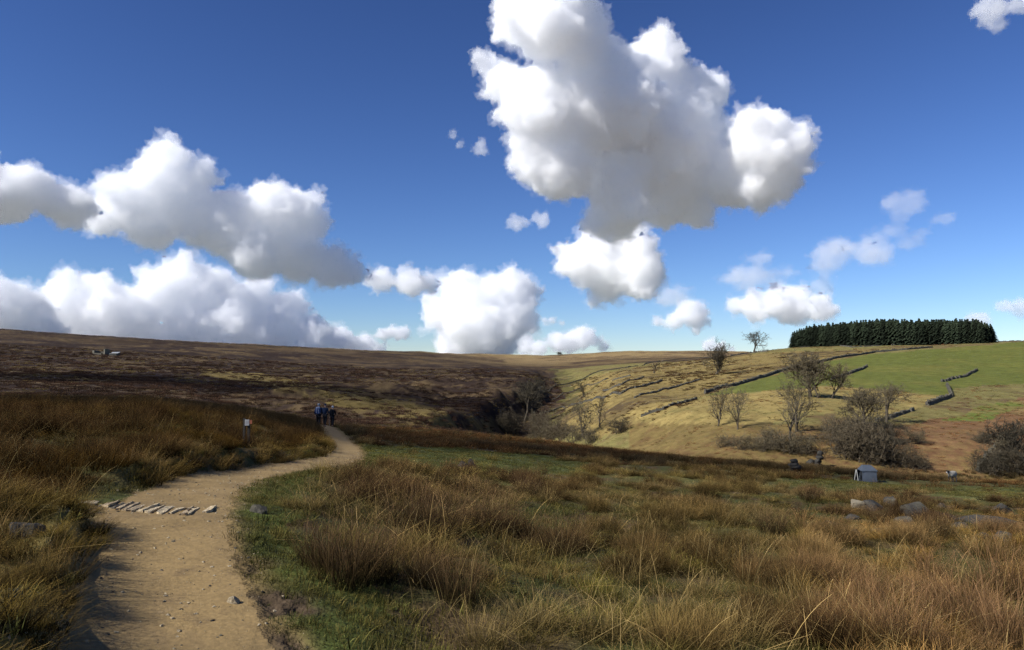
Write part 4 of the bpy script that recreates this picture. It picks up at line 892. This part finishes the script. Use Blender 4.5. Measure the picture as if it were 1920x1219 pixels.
# rush clumps: rounded, leaning outwards, with open ground between them
for (d0, d1, rho, nt, w) in ((3.5, 11, 1.0, 20, .85), (11, 22, .75, 15, 1.0), (22, 45, .38, 8, 1.3)):
    x, y, z, pd, ps, mud = sample(d0, d1, rho, rg); X, Y, on, side, bank, lrush, gp = zones(x, y, z, pd, ps)
    k = ~on & ~side & ~bank & ~gp & (pd > 1.1) & free(x, y) & (fbm(x / 3.2, y / 3.2, 86, 3) > -.22); x, y, X, Y, lr = x[k], y[k], X[k], Y[k], lrush[k]; n = len(x)
    R = w * rg.uniform(.22, .62, n); H = rg.uniform(.5, 1.12, n); base = tint(x, y, rg, (.78, .62, .54), (1.05, .90, .70), 4., 101, .3)
    base[(X > 1500) & (Y > 990)] *= np.array((1.9, 1.92, 1.85)); base[lr] *= np.array((.56, .52, .49)); base[(X > 1000) & (X < 1500)] *= np.array((1.2, 1.28, 1.1))
    a = rg.uniform(0, 6.28, (n, nt)); r = np.sqrt(rg.random((n, nt))); xx = (x[:, None] + R[:, None] * r * np.cos(a)).ravel(); yy = (y[:, None] + R[:, None] * r * np.sin(a)).ravel()
    hh = (H[:, None] * (1.05 - .45 * r * r)).ravel() * rg.uniform(.8, 1.15, n * nt); cc = np.repeat(base, nt, 0) * (1 + rg.normal(0, .22, n * nt))[:, None].clip(.5, 1.6)
    emit('rush', xx, yy, height(xx, yy), np.full(n * nt, .62 * w), cc, hh * 1.15 / w, rg, (a.ravel(), (.5 * r).ravel()))
# bleached broken stalks arching over the tussocks
x, y, z, pd, ps, mud = sample(3.5, 18, 7, rg); X, Y, on, side, bank, lrush, gp = zones(x, y, z, pd, ps); m = ~on & ~side & ~(bank & (rg.random(len(x)) < .6)) & ~gp & (pd > .9)
c = tint(x, y, rg, (1.0, .95, .9), (1.5, 1.3, 1.1), 2., 103, .35); c[lrush] *= .45; emit('reed', x[m], y[m], z[m] + .05, rg.uniform(.6, 1.1, m.sum()), c[m], rg.uniform(.5, .9, m.sum()), rg)
# dense short turf by the path and under the tussocks
x, y, z, pd, ps, mud = sample(2.5, 16, 70, rg, 0, 1400); X, Y, on, side, bank, lrush, gp = zones(x, y, z, pd, ps); m = ~on & (side | gp) & free(x, y) & (rg.random(len(x)) > mud * 1.6)
c = tint(x, y, rg, (.8, .95, .85), (1.2, 1.1, .9), .9, 93); emit('turf', x[m], y[m], z[m], rg.uniform(.6, 1.1, m.sum()), c[m], np.full(m.sum(), 1.), rg)
x, y, z, pd, ps, mud = sample(2.2, 26, 30, rg); m = (pd > PATH_HALF + .1) & (mud < .3) & ((ps < 0) | (rg.random(len(x)) < .5)) & free(x, y); c = tint(x, y, rg, (.8, .8, .8), (1.3, 1.05, .9), 1.5, 94); emit('turf', x[m], y[m], z[m], rg.uniform(.9, 1.7, m.sum()), c[m], np.full(m.sum(), 1.3), rg)
x, y, z, pd, ps, mud = sample(2.5, 30, 60, rg, -100, 900); m = (pd > PATH_HALF * .78) & (pd < PATH_HALF + .3) & (rg.random(len(x)) < sstep(PATH_HALF * .75, PATH_HALF + .2, pd) * .8) & ((ps < 0) | (y > 9))
c = tint(x, y, rg, (.8, .85, .8), (1.35, 1.1, .9), .8, 100); emit('turf', x[m], y[m], z[m], rg.uniform(.35, .8, m.sum()), c[m], np.full(m.sum(), 1.), rg)
x, y, z, pd, ps, mud = sample(16, 46, 14, rg); X, Y, on, side, bank, lrush, gp = zones(x, y, z, pd, ps); m = ~on & gp & free(x, y)
c = tint(x, y, rg, (.85, .9, .85), (1.4, 1.2, .95), 2.5, 104, .35); emit('turf', x[m], y[m], z[m], rg.uniform(1.0, 2.2, m.sum()), c[m], rg.uniform(.6, 1.3, m.sum()), rg)
# brow and middle distance
for (d0, d1, rho) in ((42, 75, 2.2), (75, 100, 1.3)):
    x, y, z, pd, ps, mud = sample(d0, d1, rho, rg); X, Y, on, side, bank, lrush, gp = zones(x, y, z, pd, ps); u = rg.random(len(x)); n1 = fbm(x / 6, y / 6, 82, 3)
    ok = ~on & ~(gp & (u > .12)) & free(x, y) & (pd > .9)
    l = (X < 600) | lrush
    k = np.where(l, np.where(u < .85, 0, 1), np.where(n1 > .12, 0, np.where(u < .6, 3, 1)))
    k = np.where(inpoly(X, Y, [(680,795),(1000,810),(1500,860),(1500,880),(1100,850),(680,835)]) & (u < .8), 3, k)
    for kk, key in ((0, 'frush'), (1, 'fstraw'), (3, 'brack')):
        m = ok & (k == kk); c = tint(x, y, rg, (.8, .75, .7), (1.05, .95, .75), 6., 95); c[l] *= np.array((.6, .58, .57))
        if kk == 1: c *= .7
        if kk == 3: c *= np.array((.5, .54, .53))
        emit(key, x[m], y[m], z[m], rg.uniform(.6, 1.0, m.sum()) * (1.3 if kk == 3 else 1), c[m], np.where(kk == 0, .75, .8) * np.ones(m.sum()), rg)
# hillsides: heather and bleached grass clumps, kept off the green pasture
for (d0, d1, rho, s) in ((95, 180, .55, 1.2), (180, 330, .22, 1.6), (330, 620, .05, 2.4)):
    x, y, z, pd, ps, mud = sample(d0, d1, rho, rg); X, Y = proj(x, y, z); sx = np.interp(y, SL[::-1, 1], SL[::-1, 0]); rt_ = (x > sx + 1) & (X > 900)
    A_, B__ = cover(x, y, z, pd, ps, mud); jx = 14 * fbm(x / 9, y / 9, 41, 3); u = rg.random(len(x)); n1 = fbm(x / 16, y / 16, 83, 4); n2 = fbm(x / 5, y / 5, 84, 3)
    field = rt_ & inpoly(X, Y, FIELD)
    m = ~rt_ & (n1 < .12); c = tint(x, y, rg, (.85, .8, .8), (1.3, 1.1, 1.), 20., 96, .25); emit('heath', x[m], y[m], z[m], s * rg.uniform(.6, 1.1, m.sum()), c[m], np.full(m.sum(), .8), rg)
    m = ~rt_ & (n1 >= .12); c = tint(x, y, rg, (.55, .5, .45), (.8, .72, .55), 20., 97, .25); emit('fstraw', x[m], y[m], z[m], s * rg.uniform(.6, 1.1, m.sum()), c[m], np.full(m.sum(), .7), rg)
    br = rt_ & ~field & (inpoly(X + jx, Y, BRACKB) | (n2 > .25)); m = br & (u < .6); c = tint(x, y, rg, (.75, .72, .7), (1., .9, .8), 12., 98); emit('brack', x[m], y[m], z[m], s * rg.uniform(.6, 1.1, m.sum()), c[m], np.full(m.sum(), .6), rg)
    st = fbm((x * .45 + y * .89) / 40, (x * .89 - y * .45) / 7, 87, 3); hs_ = rt_ & ~field & inpoly(X, Y, MIDSTRAW) & (st > .1); m = hs_ & (u < .8); c = tint(x, y, rg, (1.1, 1., .8), (1.7, 1.5, 1.1), 12., 102); emit('heath', x[m], y[m], z[m], s * .75 * rg.uniform(.6, 1.1, m.sum()), c[m], np.full(m.sum(), .7), rg)
    m = rt_ & ~field & ~br & ~hs_ & (u < .45); c = tint(x, y, rg, (.75, .72, .6), (.95, .9, .7), 12., 99); emit('fstraw', x[m], y[m], z[m], s * .7 * rg.uniform(.6, 1.1, m.sum()), c[m], np.full(m.sum(), .5), rg)
NM = {'reed': ('broken_stalks', 'bleached broken stalks arching over the foreground tussocks', 'grass'), 'rush': ('rushes', 'brown rushes growing in drifts over the near moor', 'rushes'), 'straw': ('tussock_grass', 'bleached straw-coloured tussock grass filling the foreground', 'grass'), 'turf': ('short_turf', 'short green turf along the path', 'grass'),
      'brack': ('dead_bracken', 'rust-brown dead bracken on the brow and far bank', 'bracken'), 'frush': ('rush_field', 'dark brown rushes of the middle distance', 'rushes'), 'fstraw': ('hill_grass', 'pale bleached grass on the hillsides', 'grass'), 'heath': ('heather', 'dark brown heather covering the moor hillside', 'heather')}
for key, L in ACC.items():
    P, rz, sc, col, tl, zs_ = (np.concatenate([q[i] for q in L]) for i in range(6)); scatter(*NM[key], PS[key], P, rz, sc, col, tl, zs_); print(key, len(P))
# large single tussocks the eye picks out in the foreground
TUS = []
for i in range(4): TUS.append(proto_mesh('rush_tussock', MO['rush'], rg, 420, .3, (.4, .95), (.05, .7), (.2, 1.1), .0065, seg=4, jumble=.25))
for i in range(3): TUS.append(proto_mesh('grass_tussock', MO['straw'], rg, 420, .3, (.3, .75), (.15, 1.), (.4, 1.6), .006, seg=4, jumble=.3))
def tussock(px, py, hpx, wid, kind, label, col, group):
    p = hit(px, py); h = .8 * hpx * p.y / F / (.72 if kind == 0 else .5); me = TUS[int(rg.integers(4))] if kind == 0 else TUS[4 + int(rg.integers(3))]
    o = bpy.data.objects.new(me.name.split('.')[0], me); link(o); o.location = p; o.scale = (h * wid, h * wid, h); o.rotation_euler = (0, 0, rg.uniform(0, 6)); o.color = (*col, 1)
    tag(o, label, 'rushes' if kind == 0 else 'grass', group)
BR, OR, ST = (1.15, .98, .9), (2.1, 1.65, 1.5), (1.1, 1., .85)
for (px, py, h, w) in ((600,1060,110,1.1),(650,1090,150,1.1),(700,1085,130,1.),(760,990,90,1.2),(820,1005,110,1.2),(880,1000,100,1.2),(940,1010,100,1.),(860,1130,110,1.),(800,1100,90,1.),(700,930,60,1.2),(640,945,60,1.2),(990,930,50,1.2),(1060,1040,90,1.1)):
    tussock(px, py, h, w, 0, 'tall rust-brown rush tussock in the dark drift right of the path', BR, 'brown tussocks right of the path')
for (px, py, h, w) in ((1450,1000,60,1.2),(1520,940,40,1.3),(1650,985,50,1.),(1760,1010,60,1.1),(1420,1080,70,1.),(1560,1010,60,1.)):
    tussock(px, py, h, w, 0, 'brown rush tussock near the boulder group', BR, 'brown tussocks near the boulders')
for (px, py, h, w) in ((1880,1120,120,1.1),(1800,1180,140,1.),(1900,1230,150,1.),(1700,1215,130,1.),(1620,1150,100,1.),(1750,1090,80,1.1)):
    tussock(px, py, h, w, 0, 'bright orange-straw rush tussock in the lower right corner', OR, 'orange tussocks in the lower right corner')
for (px, py, h, w) in ((1000,1180,80,1.2),(1120,1200,90,1.2),(1250,1180,80,1.2),(1380,1210,90,1.2),(1180,1090,60,1.2),(1320,1120,60,1.2),(900,1215,90,1.),(1500,1160,80,1.)):
    tussock(px, py, h, w, 1, 'arching pale-straw grass tussock in the bottom foreground', ST, 'pale tussocks in the bottom foreground')
for (px, py, h, w) in ((60,1080,50,1.2),(110,1010,40,1.1),(40,1180,70,1.2),(115,1130,50,1.),(20,960,30,1.2),(90,960,30,1.)):
    tussock(px, py, h, w, 1, 'straw-and-olive grass tussock on the turf bank left of the path', (.75, .68, .5), 'tussocks on the left bank')
# pebbles on the dirt
pc = bpy.data.collections.new('pebble_protos')
for i in range(3):
    V, Fc = rock_mesh(50 + i, (1, .8, .5), 10, 1, .1); me = from_np('pebble', V, Fc, False); me.materials.append(PALE if i else STONE); pc.objects.link(bpy.data.objects.new('pebble', me))
x, y, z, pd, ps, mud = sample(2.5, 30, 60, rg, -100, 900); m = (pd < PATH_HALF + .25); n = m.sum()
scatter('pebbles', 'small stones strewn over the dirt path', 'pebbles', pc, np.stack([x[m], y[m], z[m] + .002], 1), rg.uniform(0, 6, n), .008 + .035 * rg.random(n) ** 3.5, np.ones((n, 3)), rg.normal(0, .2, (n, 2)))
print('vegetation', round(time.time() - T0, 1))
# ------------------------------------------------------------------ clouds: closed bodies of scattering vapour at their real distance
def cloud_mat(name, dens, g=.0, col=(.9945, .9972, 1)):
    m = bpy.data.materials.new(name); m.use_nodes = True; t = m.node_tree; t.nodes.clear()
    o = t.nodes.new('ShaderNodeOutputMaterial'); v = t.nodes.new('ShaderNodeVolumeScatter')
    v.inputs['Color'].default_value = (*col, 1); v.inputs['Density'].default_value = dens; v.inputs['Anisotropy'].default_value = g
    t.links.new(v.outputs[0], o.inputs['Volume'])
    return m
def cloud(label, D, puffs, mfp=17., seed=0, subs=8, levels=2, voxel=2.3, disp=1.0, flat=1.0, veil=True, group=None):
    rng = np.random.default_rng(seed); P = []
    for p in puffs:
        x, y, r = p[:3]; P.append((x, -y, p[3] if len(p) > 3 else rng.uniform(-.5, .5) * r, r))
    disp *= float(np.clip(np.mean([p[3] for p in P]) / 36, .35, 1)); allp = list(P); cur = P
    for lv in range(levels):
        nxt = []
        for (x, y, z, r) in cur:
            for k in range(subs if lv == 0 else 6):
                d = rng.normal(size=3); d /= np.linalg.norm(d)
                if d[1] < -.35: d[1] *= .4; d /= np.linalg.norm(d)
                q = r * rng.uniform(.8, 1.0); nxt.append((x + d[0] * q, y + d[1] * q * flat, z + d[2] * q, r * rng.uniform(.28, .5)))
        allp += nxt; cur = nxt
    V, Fc = [], []; n = 0; iv, ifc = ico_np(2)
    for (x, y, z, r) in allp:
        V.append(iv * np.array([r, r * flat, r]) + np.array([x, y, z])); Fc.append(ifc + n); n += len(iv)
    V = np.concatenate(V); Fc = np.concatenate(Fc); cx, cyy = np.mean([p[0] for p in P]), np.mean([p[1] for p in P]); V -= np.array([cx, cyy, 0])
    c = at(cx, -cyy, D); f = ray(cx, -cyy).normalized(); right = f.cross(Vector((0, 0, 1))).normalized(); up = right.cross(f)
    k = (c - Vector((0, 0, EYE))).length / math.hypot(F, math.hypot(cx - CX, -cyy - CY))          # metres per photo pixel there
    M = Matrix((right, up, -f)).transposed().to_4x4() @ Matrix.Scale(k, 4)
    def body(name, vox, layers, dens):
        me = from_np(name, V, Fc); ob = bpy.data.objects.new(name, me); COL.objects.link(ob)
        rm = ob.modifiers.new('r', 'REMESH'); rm.mode = 'VOXEL'; rm.voxel_size = vox; rm.use_smooth_shade = True
        for (kind, sc, st, mid) in layers:
            tx = bpy.data.textures.new('c', kind); tx.noise_scale = sc * max(disp, .3)
            if kind == 'CLOUDS': tx.noise_depth = 4
            dm = ob.modifiers.new('d', 'DISPLACE'); dm.texture = tx; dm.strength = st * disp; dm.mid_level = mid; dm.texture_coords = 'LOCAL'
        m2 = bpy.data.meshes.new_from_object(ob.evaluated_get(bpy.context.evaluated_depsgraph_get())); ob.modifiers.clear(); ob.data = m2
        m2.transform(M); m2.materials.clear(); m2.materials.append(cloud_mat(name, dens)); return ob
    ob = body('cloud', voxel, (('VORONOI', 28, -15, .35), ('VORONOI', 12, -9, .35), ('VORONOI', 6, -5, .35), ('CLOUDS', 5, 7, .5)), 1 / (mfp * k)); ob.location = c
    if veil:
        vb = body('veil', voxel * 1.5, (('CLOUDS', 26, 56, .52), ('CLOUDS', 9, 30, .5)), .26 / (mfp * k)); vb.parent = ob
    return tag(ob, label, 'cloud', group)
def strand(line, n, r0, r1, seed):                           # puffs strung raggedly along a line of photo points
    rng = np.random.default_rng(seed); L = np.array(line, float); q = np.linspace(0, len(L) - 1, n); out = []
    for s in q:
        x = np.interp(s, np.arange(len(L)), L[:, 0]); y = np.interp(s, np.arange(len(L)), L[:, 1]); r = rng.uniform(r0, r1)
        out.append((x + rng.normal(0, r1 * .7), y + rng.normal(0, r1 * .45), r))
    return out
def overhead(label, tx, ty, puffs, alt, dens, seed):                  # a scrap of cloud up-sun whose shadow falls on the moor at (tx, ty)
    c = Vector((tx, ty, 0)) + sdir * (alt / sdir.z); mb_v, mb_f = [], []; n = 0; rng = np.random.default_rng(seed); iv, ifc = ico_np(3)
    for (x, y, z, r, f) in puffs:
        mb_v.append(iv * np.array((r, r * f, r * .5)) + np.array((x, y, z))); mb_f.append(ifc + n); n += len(iv)
    me = from_np('cloud', np.concatenate(mb_v), np.concatenate(mb_f)); ob = bpy.data.objects.new('cloud', me); COL.objects.link(ob)
    rm = ob.modifiers.new('r', 'REMESH'); rm.mode = 'VOXEL'; rm.voxel_size = 3.
    tx_ = bpy.data.textures.new('c', 'CLOUDS'); tx_.noise_scale = 22; tx_.noise_depth = 4; dm = ob.modifiers.new('d', 'DISPLACE'); dm.texture = tx_; dm.strength = 26; dm.texture_coords = 'LOCAL'
    m2 = bpy.data.meshes.new_from_object(ob.evaluated_get(bpy.context.evaluated_depsgraph_get())); ob.modifiers.clear(); ob.data = m2
    m2.materials.clear(); m2.materials.append(cloud_mat('cloud', dens)); ob.location = c; return tag(ob, label, 'cloud')
overhead('scrap of cloud high to the left, shading the middle of the near moor', -30, 54, [(0,0,0,32,.8),(-38,6,0,30,.8),(26,-4,4,20,.8),(-70,10,0,34,.9)], 800, .045, 3)
overhead('second scrap of cloud high to the left, shading the ravine side of the moor', -62, 265, [(0,0,0,44,1.1),(-40,20,0,40,1.1),(-85,30,0,46,1.2),(18,-30,0,26,1.)], 820, .024, 4)
cloud('towering white cumulus with a grey shaded middle, largest cloud, upper right of centre', 2500, [(1045,45,84,70),(1010,45,54,80),(1090,60,56,40),(990,15,40,80),(925,112,24,60),(955,150,40,70),(1010,190,70,80),(1010,260,55,70),(1055,300,70,70),
  (1120,190,105,20),(1180,280,112,-70),(1250,330,100,-90),(1280,250,92,-100),(1235,112,52,-60),(1200,110,36,-60),(1265,140,38,-80),(1310,200,46,-110),
  (1420,275,66,10),(1470,285,46,20),(1440,335,62,-10),(1380,340,70,-60),(1160,380,66,10),(1250,392,52,-60),(1310,405,42,-90),(1125,410,36,30),(1150,435,28,0)], seed=1)
cloud('rounded cumulus directly beneath the largest cloud', 3200, [(1085,490,42),(1140,500,62),(1195,510,55),(1135,540,35),(1060,472,20),(1180,462,40),(1130,470,40)], seed=4)
cloud('dark-based cloud cut by the left edge of the picture', 3000, [(40,350,60),(110,370,52),(-40,360,80),(20,390,45),(120,395,38),(-100,370,80)], seed=5, flat=.8)
cloud('large peaked cumulus left of centre above the low cloud bank', 4000, [(320,310,42),(300,350,52),(380,330,33),(340,390,72),(260,400,52),(220,420,42),(430,420,72),(520,420,76),(550,390,52),(500,380,46),(480,470,60),(560,480,52),(620,490,46),(660,500,32),(300,440,42)], seed=2, mfp=20)
cloud('long low bank of heaped cumulus resting on the left moor', 8000, [(345,505,34),(380,525,36),(60,600,42),(130,605,52),(200,615,58),(300,635,58),(400,640,58),(500,645,50),(565,645,42),(620,650,30),(420,545,36),(475,545,36),(345,525,42),(310,550,52),(200,560,46),(150,560,38),(380,570,62),(450,560,42),(440,590,52),(520,590,52),(550,570,32),(250,600,62),(100,620,48),(580,620,42),(480,630,48),(350,620,62)], seed=3, mfp=22)
cloud('low cumulus at the far left above the moor', 6500, [(20,570,50),(50,600,52),(-40,580,65),(80,620,40)], seed=6, mfp=22)
cloud('tall blocky cumulus standing on the centre horizon', 7000, [(880,560,55),(870,530,32),(960,550,48),(985,545,28),(830,590,40),(900,610,62),(870,650,55),(960,600,45),(810,570,24),(920,640,50)], seed=7, mfp=18)
cloud('ragged small cloud linking the peaked cumulus to the blocky one', 5000, [(715,525,28),(770,530,32),(805,530,22)], seed=8, mfp=22)
cloud('string of tiny cumulus just above the left horizon', 9000, [(640,632,24),(680,648,26),(655,648,24),(710,657,18)], seed=9, voxel=1.6)
cloud('single tiny puff above the left horizon', 8500, strand([(725,632),(742,625),(755,636)], 6, 6, 14, 10), seed=10, voxel=1.3, mfp=14)
cloud('pair of small cumulus right of the blocky cloud on the horizon', 9000, [(985,648,22),(1050,642,24),(1095,632,26),(1070,645,22),(1130,648,14),(1010,655,18)], seed=11, voxel=1.8)
cloud('small dark puff beside the blocky cumulus', 6000, strand([(1018,604),(1032,600),(1048,602)], 6, 4, 9, 12), seed=12, voxel=1.2, mfp=16)
cloud('flat grey cloud drifting above the conifer plantation', 5000, strand([(1350,532),(1440,515),(1540,505),(1620,475)], 16, 16, 40, 13), seed=13, flat=.6, mfp=105)
cloud('bright-topped cumulus just left of and above the conifers', 5600, [(1420,575,34),(1480,575,42),(1530,580,30),(1460,555,26),(1380,570,20)], seed=14, mfp=18)
cloud('small domed cumulus between the largest cloud and the horizon', 6500, [(1290,585,27),(1265,602,20),(1305,600,24),(1235,603,12)], seed=15, voxel=2, mfp=18)
cloud('tiny brilliant cumulus on the horizon left of the skyline tree', 9500, [(1330,648,15),(1350,652,13),(1372,656,9)], seed=16, voxel=1.4)
cloud('thin ragged cloud trailing up to the right', 4500, strand([(1610,462),(1680,450),(1790,440)], 10, 9, 24, 17) + strand([(1660,420),(1690,395),(1735,375)], 7, 14, 30, 27), seed=17, flat=.6, mfp=150)
cloud('faint cloud at the right edge above the hill', 7000, strand([(1760,605),(1830,590),(1890,572),(1930,585)], 11, 9, 26, 18), seed=18, flat=.7, mfp=50)
cloud('thin cloud in the top right corner', 2600, strand([(1840,-15),(1870,8),(1900,30),(1915,5)], 9, 10, 28, 19), seed=19, mfp=45)
cloud('faint wisp left of the largest cloud', 2600, strand([(838,248),(865,275),(915,285),(950,265)], 11, 4, 14, 20), seed=20, mfp=45, voxel=1.6)
cloud('small faint puff below left of the largest cloud', 3200, strand([(950,425),(980,412),(1015,408)], 8, 5, 15, 21), seed=21, mfp=40, voxel=1.6)
print('clouds', round(time.time() - T0, 1))
# ------------------------------------------------------------------ labels: number look-alikes by their place, left to right
ORD = 'first second third fourth fifth sixth seventh eighth ninth tenth eleventh twelfth thirteenth fourteenth fifteenth'.split()
GR = {}
for o in COL.objects:
    if o.parent is None and 'label' in o: GR.setdefault(o['label'], []).append(o)
for lab, L in GR.items():
    if 1 < len(L) <= 15:
        L.sort(key=lambda o: o.location.x / o.location.y)
        for i, o in enumerate(L): o['label'] = lab + (', leftmost of its group' if i == 0 else ', rightmost of its group' if i == len(L) - 1 else ', %s from left' % ORD[i])
